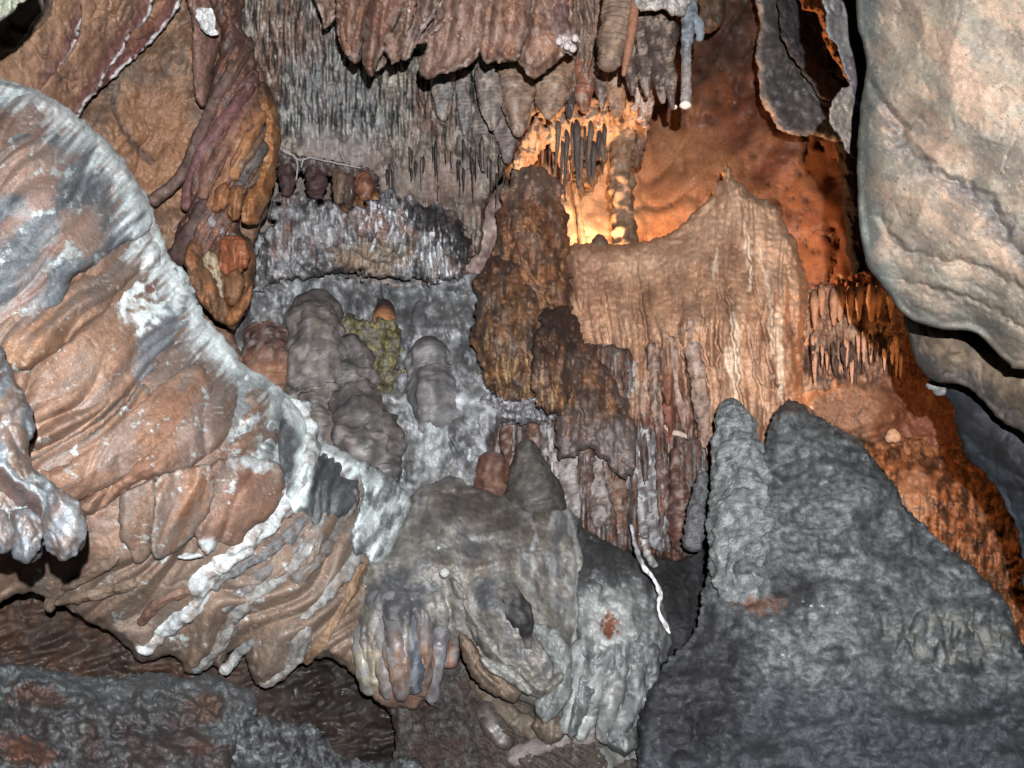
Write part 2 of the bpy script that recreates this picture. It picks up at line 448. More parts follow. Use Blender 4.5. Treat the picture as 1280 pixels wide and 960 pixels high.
# ------------------------------------------------------------------ recurring colour patterns
def veins(g, scale, w, seed, warp=8):
    x = g.x + warp * p2(g.x / 20, g.y / 20, seed + 2); y = g.y + warp * p2(g.x / 20, g.y / 20, seed + 3)
    return ss(1 - w, 1.0, 1 - np.abs(p2(x / scale, y / scale, seed)) * 2)
def mott(g, base, spots, seed=0):
    "base colour with layered noise patches: spots = [(colour, scale, threshold, strength)]"
    col = np.broadcast_to(base, (len(g.x), 3)).copy()
    dg, ra = getattr(g, 'ani', (0, 1.7)); u, v = rot(g.x, g.y, dg)
    for i, (cc, s, th, st) in enumerate(spots):
        n = fbm(u / s * 1.15, v / (s * ra), seed + i * 29 + g.seed, 5, 0.62)
        col = mix(col, cc, ss(th - 0.32, th + 0.38, n) * st)
    return col
# ================================================================== THE CAVE ITSELF (setting)
def h_wall(g):
    return 26 * fbm(g.x / 150, g.y / 150, 3, 4) + 9 * billow(rot(g.x, g.y, 40)[0] / 60, rot(g.x, g.y, 40)[1] / 170, 5, 2) - 9 * ss(.45, .7, fbm(g.x / 11, g.y / 16, 31, 3)) - 10 * ss(.93, 1, 1 - np.abs(p2(rot(g.x, g.y, 35)[0] / 70, rot(g.x, g.y, 35)[1] / 150, 77))) + 1.2 * fbm(g.x / 16, g.y / 16, 6, 3)
def c_wall(g):
    u, v = rot(g.x, g.y, 20)
    g.ani = (50, 2.0); base = mott(g, C(146, 84, 48), [(C(104, 56, 34), 90, 0.1, 0.8), (C(160, 100, 58), 60, 0.1, 0.6)], 2)
    base = mix(base, C(96, 56, 38), ss(.5, .75, fbm(g.x / 11, g.y / 16, 31, 3)) * .8)
    far = ss(980, 1120, g.x) * 1.0
    base = mix(base, C(104, 46, 28), far * 0.6)
    dk = blob(g.x, g.y, 915, 20, 90, 90, 20, 4, 0.8)
    base = mix(base, C(64, 44, 34), dk * 0.8)  # dark top: brown stain, and the lamp's falloff put into the colour
    base = mix(base, C(206, 168, 132), blob(g.x, g.y, 742, 245, 62, 75, 0, 9, .35) * .9)  # cream calcite, also the lamp's glow in the niche put into the colour
    base = mix(base, C(186, 124, 74), blob(g.x, g.y, 830, 250, 90, 90, 40, 12, .5) * .6)  # orange halo of the lamp, painted into the wall colour
    return mix(base, C(124, 112, 104), 1 - ss(600, 690, g.x))
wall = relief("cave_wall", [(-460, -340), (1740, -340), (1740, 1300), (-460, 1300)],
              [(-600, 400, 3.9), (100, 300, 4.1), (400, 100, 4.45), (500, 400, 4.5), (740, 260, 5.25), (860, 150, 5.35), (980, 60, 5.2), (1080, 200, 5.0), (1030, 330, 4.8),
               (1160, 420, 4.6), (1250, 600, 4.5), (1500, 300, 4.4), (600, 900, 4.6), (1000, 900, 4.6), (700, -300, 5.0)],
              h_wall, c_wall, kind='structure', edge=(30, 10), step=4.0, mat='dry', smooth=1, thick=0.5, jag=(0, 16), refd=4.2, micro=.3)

def shell(name, ring, zf, colr, nx=70, ny=70, seed=1):
    "floor and roof of the chamber, outside the picture but closing the cave round the camera"
    X, Y = np.meshgrid(np.linspace(-7, 7, nx), np.linspace(-3, 6.6, ny))
    Z = zf + 0.22 * fbm(X * 0.7, Y * 0.7, seed, 4)
    i = np.arange(nx * ny).reshape(ny, nx)
    q = np.c_[i[:-1, :-1].ravel(), i[:-1, 1:].ravel(), i[1:, 1:].ravel(), i[1:, :-1].ravel()]
    V = np.c_[X.ravel(), Y.ravel(), Z.ravel()]
    o = link_mesh(name, V, q, np.zeros((0, 3), int), np.broadcast_to(colr, (len(V), 3)), (0, 2, zf), 'rough')
    return tag(o, kind='structure')
shell("cave_floor", None, -0.75, C(70, 66, 62) * 0.8, seed=41)
shell("cave_ceiling", None, 4.3, C(96, 84, 74) * 0.8, seed=77)

# dark slope behind the grey mound, running down into the gap
slope = relief("cave_slope", [(700, 640), (790, 668), (845, 655), (905, 640), (930, 800), (900, 1120), (640, 1120), (690, 800)],
               [(720, 660, 3.75), (900, 660, 3.75), (780, 850, 3.3), (880, 1000, 3.0), (700, 1000, 3.0)],
               lambda g: 10 * fbm(g.x / 60, g.y / 60, 9, 4) + 3 * billow(g.x / 12, g.y / 9, 4, 3),
               lambda g: mott(g, C(52, 52, 56), [(C(84, 84, 88), 26, 0.15, 0.7), (C(60, 46, 42), 70, 0.15, 0.6)], 3),
               kind='structure', edge=(30, 24), mat='rough', thick=0.4)

# ------------------------------------------------------------------ fluted grey rear wall
def h_flute(g):
    lx = g.x + 6 * p2(g.x / 60, g.y / 60, 1)
    a, _ = lobes(lx, g.y, 5.6, 42, 11, 0.75, 0.6)
    b, _ = lobes(lx, g.y, 15, 62, 23, 0.6, 0.62); big, _ = lobes(lx, g.y, 38, 130, 43, 0.5, 0.6)
    top = 18 * fbm(g.x / 70, g.y / 90, 8, 3)
    smooth = blob(g.x, g.y, 415, 196, 66, 34, 10, 3) * 0.95
    smooth = np.maximum(smooth, blob(g.x, g.y, 545, 222, 76, 30, 0, 5) * 0.95)
    return top + (1 - smooth) * (26 * big + 13 * a + 18 * b + 7 * billow(lx / 7, g.y / 50, 4, 2)) + smooth * 8 + 1.4 * fbm(g.x / 5, g.y / 5, 6, 2)
def c_flute(g):
    a, i = lobes(g.x + 6 * p2(g.x / 60, g.y / 60, 1), g.y, 6.5, 30, 11, 0.75, 0.6)
    c = mott(g, C(132, 124, 114), [(C(156, 144, 124), 60, 0.05, 0.7), (C(98, 92, 86), 22, 0.0, 0.8), (C(140, 100, 84), 55, 0.2, 0.7)], 7)
    c = mix(c, C(134, 136, 140), blob(g.x, g.y, 420, 140, 60, 80, 0, 2) * 0.6)
    c = mix(c, C(138, 92, 74), blob(g.x, g.y, 335, 60, 18, 60, 0, 3) * 0.5)
    n = fbm(g.x / 3.6, g.y / 44, 12, 3) - .9 * np.maximum(blob(g.x, g.y, 415, 196, 66, 34, 10, 3), blob(g.x, g.y, 545, 222, 76, 30, 0, 5))
    c = mix(c, C(44, 42, 44), ss(0.0, 0.4, n) * 0.85)
    c = mix(c, C(180, 176, 166), ss(0.25, 0.6, fbm(g.x / 3.0, g.y / 22, 19, 3)) * 0.6)
    c = mix(c, C(158, 118, 98), ss(590, 650, g.x) * 0.5)
    c = mix(c, C(138, 118, 108), ss(150, 210, g.y) * (g.x < 600) * 0.6)
    return c
relief("flowstone_wall", [(270, -90), (520, -110), (760, -90), (770, 60), (735, 110), (690, 128), (664, 150), (640, 200), (618, 236), (606, 270), (600, 330), (575, 290), (520, 262), (480, 245), (440, 225), (400, 205), (350, 215), (300, 240), (280, 120)],
       [(280, 0, 4.0), (300, 240, 4.0), (480, 60, 4.25), (470, 230, 4.1), (620, 260, 4.2), (700, 0, 4.3)],
       h_flute, c_flute, "grey fluted flowstone wall with fine vertical ribs behind the hanging curtains", "flowstone", mat='dry', edge=(20, 20), step=1.7)

# pinkish smooth ledge between the fluted wall and the brown stalagmite
relief("rock_ledge", [(500, 245), (545, 232), (600, 240), (650, 255), (660, 300), (625, 330), (595, 345), (560, 330), (520, 290)],
       [(520, 250, 4.25), (640, 260, 4.3), (600, 330, 4.1)],
       lambda g: 8 * fbm(g.x / 30, g.y / 30, 2, 4) + 5 * line(g.x, g.y, [(560, 245), (600, 275), (612, 320)], 10),
       lambda g: mott(g, C(150, 122, 112), [(C(184, 160, 150), 20, 0.2, 0.7), (C(110, 90, 84), 18, 0.2, 0.6)]),
       "small smooth pinkish ledge left of the tall brown stalagmite", "rock", mat='satin', edge=(16, 12))

# ------------------------------------------------------------------ lit fringe band and glowing niche
def c_fringe(g):
    c = mott(g, C(138, 110, 90), [(C(160, 132, 108), 12, 0.1, 0.6), (C(110, 74, 54), 16, 0.2, 0.6)], 4)
    return mix(c, C(70, 58, 56), ss(705, 725, g.x) * (1 - ss(760, 772, g.x)) * ss(172, 192, g.y + 8 * p2(g.x / 7, g.y / 9, 3)) * 0.9)  # dark patch: the unlit part before the glow, put into the colour
def h_fringe(g):
    a, _ = lobes(g.x, g.y, 11, 26, 31, 0.7, 0.6)
    return 14 * fbm(g.x / 45, g.y / 45, 8, 3) + 13 * a + 3 * fbm(g.x / 5, g.y / 6, 3, 3)
relief("flowstone_fringe", [(600, 262), (636, 232), (640, 205), (672, 140), (700, 128), (730, 124), (775, 118), (812, 140), (806, 190), (796, 215), (775, 205), (768, 178), (758, 205), (750, 216), (742, 240), (734, 222), (728, 248), (720, 236), (712, 228), (708, 250), (698, 206), (685, 180), (668, 205), (645, 250), (634, 262), (628, 290), (620, 262)],
       [(610, 280, 4.75), (630, 220, 4.58), (680, 140, 4.44), (800, 125, 4.5), (740, 235, 4.98), (690, 240, 4.9), (800, 215, 5.0), (640, 290, 4.9)], h_fringe, c_fringe,
       "pale spiky flowstone band lit orange from behind above the glowing niche", "flowstone", mat='damp', edge=(7, 8), step=1.6, smooth=2, jag=(3, 7))
def little(name, x, y, r, l, d, colr, label, group=None, lean=0, mat='damp', k=1.0, cat='stalactite'):
    return tube(name, [(x - 1, y - r * 2.5, r * .4, d + .05), (x, y, r, d), (x + lean * .4, y + l * .4, r * .8, d), (x + lean * .8, y + l * .75, r * .5, d - .01), (x + lean, y + l, max(r * .22, .6), d - .01)],
                colr, label, cat, None, group, seg=10, step=3, noise=(0.2, 6), rib=(0.4, 4), mat=mat, k=k, ends=(0, 1))
rs = random.Random(5)
for i in range(20):                                 # thin tapers hanging along the lit fringe
    x = 612 + i * 7.4 + rs.uniform(-2, 2)
    yb = np.interp(x, [600, 640, 670, 700, 735, 760, 800], [262, 225, 175, 178, 185, 178, 170])
    cc = C(124, 96, 76) if rs.random() < .6 else C(92, 70, 62)
    l = rs.uniform(16, 42)
    little("thin_stalactite", x, yb + rs.uniform(-6, 14), rs.uniform(1.4, 3.0), l, 4.72 + rs.uniform(-.05, .05), cc,
           "thin taper in the crowded fringe over the glowing orange niche", "thin stalactites over the glowing niche")
rs = random.Random(8)
for i in range(40):                                 # dark thin tapers at the foot of the fluted wall
    x = rs.choice([490, 520, 545, 575, 600, 618]) + rs.gauss(0, 7); y = np.interp(x, [470, 520, 590, 650, 690], [190, 210, 205, 190, 150]) + rs.uniform(-30, 30)
    little("thin_stalactite", x, y, rs.uniform(1.0, 2.1), rs.uniform(12, 40), 4.02 - rs.uniform(0, .05), C(74, 66, 62) if rs.random() < .65 else C(120, 106, 98),
           "fine dark taper hanging among others at the foot of the grey fluted wall", "fine dark stalactites below the fluted wall")
rs = random.Random(31)
for i in range(14):                                 # dark drips between the flash and the glow
    x = 700 + i * 4.4 + rs.uniform(-2, 2); yb = 168 + rs.uniform(-12, 22)
    little("dark_stalactite", x, yb, rs.uniform(1.8, 5.4), rs.uniform(20, 66) * (1.1 if i < 7 else .75), 4.34 + rs.uniform(-.06, .04), C(96, 82, 76) if i % 3 else C(120, 98, 84),
           "dark taper in the soot-grey cluster hanging right over the bright niche", "soot-grey stalactites over the bright niche", lean=rs.uniform(-4, 2))
# column in front of the glow and the small mounds on the rim
tube("cave_column", [(783, 150, 14, 4.75), (778, 190, 12, 4.75), (776, 240, 13, 4.72), (780, 285, 14, 4.7), (784, 330, 18, 4.68)],
     lambda g: mix(mott(g, C(140, 112, 86), [(C(110, 84, 62), 9, 0.1, 0.7)]), C(96, 78, 60), ss(0.62, 0.85, g.t) * .7), "lumpy ochre column standing between the rim and the fringe", "column",
     noise=(0.5, 12), rib=(.4, 7), flute=(2, 4), seg=28, step=2)
tube("thin_column", [(716, 225, 4, 4.8), (722, 260, 4, 4.8), (730, 320, 6, 4.78)], C(124, 98, 76), "very thin pale column left of the lumpy ochre column", "column", noise=(0.3, 6), seg=12)
tube("stalagmite", [(748, 292, 3, 4.35), (749, 299, 8, 4.35), (751, 312, 16, 4.3)], C(116, 92, 72), "tiny dark pointed stump on the rim against the bright niche", "stalagmite", noise=(0.25, 7), seg=16, step=1.5)
# ------------------------------------------------------------------ top centre: folded curtain
def fold_group(name, label, folds, d, colf, cat="stalactite", mat='damp', thick=.22):
    root = None
    for i, (poly, dz, cc) in enumerate(folds):
        def h(g, i=i):
            u, v = rot(g.x, g.y, 8)
            r = ss(.2, 1, np.clip(g.s / 14, 0, 1)) * 10
            return r + (16 if i else -10) * np.abs(p2(u / 24, v / 160, i * 3 + 2)) * 2 + 2.8 * np.abs(np.sin((v + 9 * p2(u / 9, v / 30, i)) / 2.6 + i)) * ss(-.3, .2, fbm(u / 30, v / 30, i + 4, 2))
        def c(g, cc=cc, i=i):
            k = mott(g, cc, [(C(132, 92, 74), 20, 0.05, 0.6), (C(112, 82, 78), 13, 0.2, .6), (C(178, 146, 130), 16, 0.15, .6)], i)
            lip = (1 - ss(2, 6, g.s)) * ss(0, .3, fbm(g.x / 12, g.y / 12, 5, 2) + .2)
            return mix(k, C(196, 176, 158), lip * .7)
        o = relief(name if root is None else "curtain_fold", poly, d + dz + (0.05 if root is None else -0.07), h, c, label if root is None else None, cat if root is None else None, root, edge=(11, 13), mat=mat, thick=thick, jag=(1.6, 9), step=1.6)
        root = root or o
    return root
def curtain_ribs(par):
    for pts, cc in (([(452, -40), (449, 20), (444, 58), (443, 74)], C(150, 128, 122)), ([(500, -40), (484, 20), (468, 70), (463, 90)], C(146, 112, 102)), ([(520, -40), (512, 10), (500, 50), (494, 78)], C(164, 112, 86)),
                    ([(552, -40), (540, 10), (520, 44), (504, 74)], C(158, 136, 130)), ([(588, -30), (572, 6), (556, 30), (538, 44)], C(176, 160, 158)), ([(600, -30), (586, 30), (566, 70), (556, 92)], C(170, 140, 124)), ([(616, -30), (608, 20), (594, 56), (580, 84)], C(150, 112, 96)),
                    ([(624, -40), (620, 20), (616, 50), (612, 78)], C(168, 134, 112)), ([(640, -40), (638, 20), (632, 50), (628, 78)], C(150, 106, 82)), ([(660, -40), (656, 20), (650, 50), (642, 76)], C(166, 130, 108)), ([(436, -40), (430, 20), (432, 50), (438, 70)], C(160, 106, 76))):
        tube('curtain_rib', [(x, y, 6.5 - i * .5, 3.50 - .004 * i + (.02 if x > 600 else 0)) for i, (x, y) in enumerate(pts)], lambda g, cc=cc: mott(g, cc, [(C(120, 86, 74), 12, .1, .6), (C(190, 168, 156), 9, .3, .5)]), parent=par, rib=(1.6, 5), noise=(.35, 12), seg=18, step=1.6)
B1, B2, B3 = C(140, 112, 96), C(150, 112, 92), C(136, 110, 100)
cur = fold_group("curtain_stalactite", "large brown folded curtain hanging from the roof at top centre", [
    ([(404, -70), (402, 25), (410, 34), (424, 22), (424, 55), (440, 76), (446, 78), (452, 74), (456, 60), (468, 82), (464, 92), (484, 76), (492, 20), (520, 60), (560, 50), (600, 70), (612, 78), (650, 74), (662, 55), (680, -70)], 0.06, B1),
    ([(424, -60), (420, 20), (424, 50), (436, 74), (447, 78), (452, 60), (465, 10), (470, -60)], 0.02, C(152, 106, 78)),
    ([(462, -60), (456, 40), (452, 72), (460, 92), (466, 94), (474, 76), (490, 40), (506, 0), (506, -60)], -0.02, C(150, 98, 76)),
    ([(505, -60), (500, 20), (484, 44), (479, 60), (487, 76), (490, 82), (497, 72), (512, 30), (520, -60)], -0.03, B2),
    ([(520, -60), (520, 10), (505, 50), (499, 70), (506, 76), (514, 66), (532, 30), (556, -10), (556, -60)], -0.01, B3),
    ([(556, -60), (545, 20), (526, 44), (522, 56), (534, 56), (523, 82), (527, 96), (536, 99), (548, 94), (576, 86), (600, 66), (610, 20), (616, -60)], 0.0, C(160, 122, 102)),
    ([(578, -60), (570, 10), (545, 30), (534, 46), (550, 38), (570, 22), (590, -10), (594, -60)], -0.05, C(170, 126, 118)),
    ([(606, -60), (604, 20), (598, 58), (606, 78), (612, 80), (620, 74), (622, 80), (632, 76), (648, 74), (654, 62), (664, 20), (664, -60)], -0.02, C(172, 122, 94)),
    ([(656, -60), (654, 30), (644, 66), (664, 98), (684, 88), (706, 66), (716, 20), (716, -60)], 0.05, C(168, 120, 92)),
], 3.55, None)
curtain_ribs(cur)
# knobbly white tipped lump beside it
tk = relief("crusted_stalactite", [(682, -60), (680, 20), (688, 46), (696, 60), (708, 66), (717, 68), (716, 58), (724, 54), (722, 44), (712, 30), (716, -60)], 3.5,
       lambda g: 9 * ss(0, 16, g.s) + 7 * worley(g.x / 11, g.y / 11, 5)[0] * -1 + 4 * np.abs(p2(g.x / 7, g.y / 30, 3)),
       lambda g: mix(mott(g, C(140, 104, 98), [(C(110, 70, 66), 14, .1, .6)]), C(204, 186, 182), ss(34, 50, g.y + 6 * p2(g.x / 9, g.y / 9, 3))),
       "short stalactite with knobbly whitish tips right of the big brown curtain", "stalactite", edge=(9, 14), step=1.6)
for x, y, r in ((719, 48, 5), (716, 61, 5), (699, 52, 5), (709, 58, 5)):
    tube("calcite_knob", [(x, y - r, r, 3.46), (x, y, r, 3.45), (x + 1, y + r, r, 3.45)], C(206, 190, 186), parent=tk, seg=12, step=1.5)
# ------------------------------------------------------------------ ribbed cone stalactites
def ribbed(x, y0, y1, r, d, colr, label, lean=0, group=None, m='damp'):
    return tube("stalactite", [(x - lean, y0, r, d), (x - lean * .5, y0 + (y1 - y0) * .4, r * 1.05, d - .02), (x, y0 + (y1 - y0) * .75, r * .72, d - .04), (x + lean * .3, y1, r * .18, d - .05)],
                lambda g: mix(mott(g, colr, [(C(96, 80, 76), 9, .1, .6), (C(184, 160, 142), 11, .25, .6)]), C(80, 66, 60), ss(.2, .6, p2(g.x / 16, g.s / 3.0, 3)) * .25),
                label, "stalactite", None, group, rib=(1.5, 4.6), noise=(0.3, 17), flute=(1.2, 5), flat=.8, seg=28, step=1.3, mat=m, ends=(0, 1))
ribbed(554, 84, 152, 13, 4.1, C(132, 128, 124), "grey ribbed cone below the lip of the big curtain, leftmost of four", 2)
ribbed(614, 70, 164, 15, 4.0, C(134, 122, 116), "grey ribbed cone ending in a sharp tip, second of four ribbed cones", 3)
ribbed(647, 72, 172, 19, 3.98, C(150, 116, 92), "long tan ribbed cone leaning right, third of four ribbed cones", 4)
ribbed(688, 70, 150, 21, 4.02, C(160, 122, 94), "broad tan ribbed cone behind the white tipped lump, rightmost of four", -7)
ribbed(634, 130, 205, 14, 4.1, C(118, 104, 104), "dull mauve cone behind the long tan ribbed one", 2)
ribbed(604, 140, 215, 9, 4.12, C(118, 110, 104), "slim grey cone low on the fluted wall above the lit fringe", 3)
ribbed(580, 90, 170, 8, 4.12, C(126, 122, 118), "slim grey cone between two ribbed cones", 2)
tube("stalactite", [(686, 120, 10, 4.35), (688, 134, 12, 4.3), (688, 146, 8, 4.3)], C(150, 112, 90), "small round brown knob hanging just above the lit fringe", "stalactite", noise=(.2, 6), rib=(1, 4), seg=20, step=1.3)
ribbed(730, 78, 142, 12, 4.3, C(160, 92, 60), "rusty orange cone between the tan cones and the blunt ribbed tongue", 0)
ribbed(712, 96, 150, 6, 4.28, C(84, 72, 72), "small dark cone just left of the rusty orange one", 0)
ribbed(752, 60, 138, 8, 4.28, C(122, 96, 84), "narrow brown cone just right of the rusty orange one", 1)
ribbed(770, 84, 150, 13, 4.35, C(178, 128, 90), "tan cone hanging below the blunt ribbed tongue", 2)
ribbed(806, 70, 160, 12, 4.3, C(160, 118, 92), "pale crusty cone under the dark cluster, lit orange from below", -3)
ribbed(790, 30, 120, 10, 4.0, C(96, 74, 66), "dark brown spike in front of the orange wall", 2)
ribbed(808, 15, 122, 11, 3.95, C(104, 82, 72), "dark brown spike, second in the dark cluster", 5)
ribbed(826, 10, 130, 12, 3.93, C(92, 72, 64), "dark brown spike, third in the dark cluster", 9)
ribbed(838, 20, 138, 9, 3.92, C(110, 88, 76), "brown spike with a pale blunt tip beside the long grey one", 10)
tube("calcite_tip", [(842, 131, 4, 3.9), (843, 134, 4.6, 3.9), (843, 137, 4, 3.9)], C(226, 206, 184), "small round white tip left of the bigger white tip", "calcite", seg=12, step=1)
for x, y0, y1 in ((836, 0, 70), (818, 0, 60), (800, -10, 50)):
    ribbed(x, y0, y1, 12, 3.98, C(84, 68, 62), "dark brown rib at the root of the dark cluster", 4, "dark ribs at the root of the cluster")
tg = tube("blunt_stalactite", [(778, -50, 22, 3.75), (776, 10, 22, 3.7), (768, 50, 20, 3.68), (762, 74, 15, 3.68), (760, 90, 12, 3.68)],
     lambda g: mott(g, C(150, 118, 98), [(C(180, 150, 122), 12, .2, .6), (C(104, 84, 74), 12, .2, .5)]),
     "broad blunt ribbed brown tongue hanging at the top right of centre", "stalactite", rib=(3, 6), noise=(.14, 16), seg=34, step=1.4)
tube("side_fold", [(796, -50, 5, 3.68), (792, 20, 6, 3.64), (784, 70, 5, 3.64), (779, 96, 2.5, 3.64)], C(170, 112, 80), parent=tg, rib=(1, 5), seg=14, step=1.6)
# grey long one with white tip
gs = tube("long_stalactite", [(862, -50, 9, 3.75), (862, 20, 10, 3.7), (858, 60, 6.5, 3.68), (858, 100, 6, 3.66), (857, 136, 7, 3.66)],
     lambda g: mix(mott(g, C(122, 130, 138), [(C(160, 160, 164), 10, .1, .6), (C(90, 90, 96), 8, .1, .6)]), C(176, 150, 136), ss(.55, .8, g.t) * .6),
     "long thin blue-grey stalactite with a round white tip before the orange wall", "stalactite", noise=(.3, 8), rib=(.8, 6), seg=20, step=1.5)
tube("calcite_tip", [(857, 127, 6, 3.64), (857, 132, 7.5, 3.63), (857, 137, 5, 3.63)], C(240, 222, 204), parent=gs, seg=16, step=1)
tube("side_knob", [(866, 20, 9, 3.7), (874, 36, 6, 3.68), (874, 52, 4.5, 3.67)], C(134, 144, 152), parent=gs, noise=(.4, 6), seg=14, step=1.5)
relief("calcite_crust", [(786, -40), (796, 8), (806, 15), (822, 12), (840, 16), (856, 20), (866, -40)], 3.62,
       lambda g: 6 * billow(g.x / 9, g.y / 9, 3, 3), lambda g: mott(g, C(166, 160, 152), [(C(206, 200, 190), 9, .1, .7), (C(110, 100, 92), 12, .1, .6)]),
       "whitish crusty lip at the top edge right of the blunt tongue", "calcite", edge=(6, 8), step=1.6)
relief("rock_spur", [(868, -50), (872, 10), (864, 30), (890, 40), (905, 20), (900, -50)], 4.6, lambda g: 5 * billow(g.x / 14, g.y / 14, 3, 3), C and (lambda g: mott(g, C(84, 66, 52), [(C(120, 84, 60), 16, .1, .6)])),
       "dark brown spur at the top edge right of the long grey stalactite", "rock", edge=(10, 14))
# crusty white patch on the fringe
relief("calcite_crust", [(793, 96), (805, 84), (820, 88), (822, 104), (814, 118), (818, 132), (808, 148), (798, 152), (800, 136), (790, 140), (794, 118)], 4.22,
       lambda g: 8 * billow(g.x / 7, g.y / 9, 3, 3), lambda g: mott(g, C(196, 168, 150), [(C(160, 110, 84), 8, .1, .7)]), "frosted pale crust hanging below the dark cluster of spikes", "calcite", edge=(5, 7), step=1.5, jag=(3, 6))

# ------------------------------------------------------------------ leaf-shaped drapery top right
lf = relief("leaf_drapery", [(942, -60), (946, 10), (953, 32), (951, 42), (945, 58), (947, 95), (951, 120), (962, 142), (975, 164), (1000, 168), (1025, 172), (1060, 176), (1072, 120), (1060, 60), (1036, 20), (1015, -60)],
       [(950, 20, 4.6), (960, 140, 4.5), (1050, 150, 4.55), (1040, 20, 4.7)],
       lambda g: 7 * fbm(g.x / 40, g.y / 40, 3, 3) - 5 * line(g.x, g.y, [(975, 35), (985, 62), (1003, 95), (1020, 125), (1038, 135)], 4) + 2.5 * line(g.x, g.y, [(958, 125), (985, 130), (1010, 140)], 6) + 2 * fbm(g.x / 9, g.y / 9, 4, 3),
       lambda g: mix(mott(g, C(86, 80, 78), [(C(106, 96, 90), 24, .15, .7), (C(80, 76, 80), 20, .1, .6)]), C(150, 130, 118), (1 - ss(3, 10, g.s)) * .6),
       "broad grey leaf-shaped drapery hanging against the dark red wall", "drapery", edge=(10, 10), mat='satin', thick=.08)
relief("inner_fold", [(968, -40), (974, 20), (978, 50), (1000, 85), (1022, 118), (1040, 124), (1034, 80), (1024, 40), (1016, 20), (1010, -40)], [(980, 0, 4.5), (1030, 110, 4.45)],
       lambda g: 6 * billow(g.x / 16, g.y / 24, 3, 3) + 2 * fbm(g.x / 5, g.y / 5, 3, 2), lambda g: mott(g, C(66, 62, 66), [(C(92, 86, 90), 9, .1, .6)]), parent=lf, edge=(9, 12), step=1.6, mat='rough')
sl = relief("rock_slab", [(1030, -60), (1031, 20), (1034, 45), (1046, 56), (1052, 85), (1062, 105), (1068, 130), (1090, 170), (1110, 100), (1110, -60)], [(1050, 0, 2.75), (1080, 150, 2.75)],
       lambda g: 5 * fbm(g.x / 24, g.y / 40, 3, 3) + 2 * fbm(g.x / 6, g.y / 6, 3, 2), lambda g: mix(mott(g, C(140, 134, 130), [(C(110, 104, 110), 18, .1, .6)]), C(104, 80, 104), ss(1058, 1070, g.x) * .6),
       "narrow grey slab at the top wedged left of the big pale boulder", "rock", edge=(7, 7), mat='satin', thick=.3)
relief("rock_chip", [(1056, 108), (1040, 128), (1036, 144), (1041, 160), (1052, 178), (1062, 192), (1085, 200), (1080, 120)], [(1045, 150, 2.68), (1070, 190, 2.72)],
       lambda g: 4 * fbm(g.x / 14, g.y / 14, 3, 3) + 2 * fbm(g.x / 5, g.y / 5, 3, 2), lambda g: mott(g, C(168, 152, 138), [(C(130, 120, 116), 12, .1, .7)]), parent=sl, edge=(6, 7), mat='satin', step=1.5, thick=.2)
relief("rock_edge", [(1000, -40), (1002, 5), (1010, 14), (1022, 18), (1034, 60), (1052, 88), (1070, 110), (1080, -40)], 4.25,
       lambda g: 8 * billow(g.x / 9, g.y / 9, 3, 3), lambda g: mott(g, C(190, 120, 70), [(C(90, 50, 30), 7, .1, .6)]), "orange-lit rough rock edge glimpsed behind the narrow slab at the top", "rock", edge=(8, 10), step=1.8, mat='rough')
relief("rock_shadow_block", [(1035, 60), (1050, 80), (1072, 130), (1080, 330), (1062, 330), (1052, 240), (1044, 180), (1030, 120)], 4.62,  # coloured near black to stand for the shadow in the gap
       lambda g: 8 * billow(g.x / 19, g.y / 19, 3, 3), lambda g: mott(g, C(50, 28, 20), [(C(24, 16, 14), 17, .0, .8)]), "rock block coloured as shadow in the gap beside the big pale boulder", "rock", edge=(14, 22), step=2, mat='rough')

# ------------------------------------------------------------------ niche on the right with rows of stalactites
def h_niche(g):
    a, _ = lobes(g.x, g.y, 13, 40, 3, .7, .6); b, _ = lobes(g.x, g.y, 6, 30, 9, .8, .6)
    band = 1 - ss(470, 492, g.y); mound = blob(g.x, g.y, 1060, 512, 58, 32, -6, 2, .3)
    return 10 * fbm(g.x / 50, g.y / 50, 3, 3) + band * (17 * a + 6 * b) + 34 * mound + 9 * blob(g.x, g.y, 1070, 405, 55, 14, 0, 3, .4) + 2 * fbm(g.x / 6, g.y / 6, 3, 2)
def c_niche(g):
    c = mott(g, C(178, 138, 108), [(C(140, 100, 78), 20, .1, .6), (C(120, 66, 40), 12, .3, .6)])
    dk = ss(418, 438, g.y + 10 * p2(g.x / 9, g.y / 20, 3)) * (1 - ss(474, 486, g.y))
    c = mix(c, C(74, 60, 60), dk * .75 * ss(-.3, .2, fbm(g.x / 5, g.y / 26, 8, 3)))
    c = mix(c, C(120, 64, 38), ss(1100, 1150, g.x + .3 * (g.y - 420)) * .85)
    c = mix(c, C(160, 80, 40), (1 - ss(352, 372, g.y)) * .7)
    return mix(c, C(140, 102, 78), blob(g.x, g.y, 1060, 512, 55, 30, -6, 2, .3))
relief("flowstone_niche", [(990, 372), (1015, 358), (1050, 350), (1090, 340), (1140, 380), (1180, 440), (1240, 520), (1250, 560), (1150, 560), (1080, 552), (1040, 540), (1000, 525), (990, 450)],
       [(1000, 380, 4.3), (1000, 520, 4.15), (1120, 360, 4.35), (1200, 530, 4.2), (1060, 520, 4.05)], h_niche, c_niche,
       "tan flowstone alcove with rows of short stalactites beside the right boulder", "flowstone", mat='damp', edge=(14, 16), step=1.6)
rs = random.Random(12)
for i in range(30):
    x = rs.uniform(1015, 1130); y = 428 + rs.uniform(-6, 26)
    little("thin_stalactite", x, y, rs.uniform(1.8, 3.4), rs.uniform(18, 34), 3.98 + .0008 * (x - 1015), C(90, 66, 58) if rs.random() < .6 else C(186, 140, 112),
           "short taper in the rows inside the alcove beside the right boulder", "short stalactites in the right alcove")
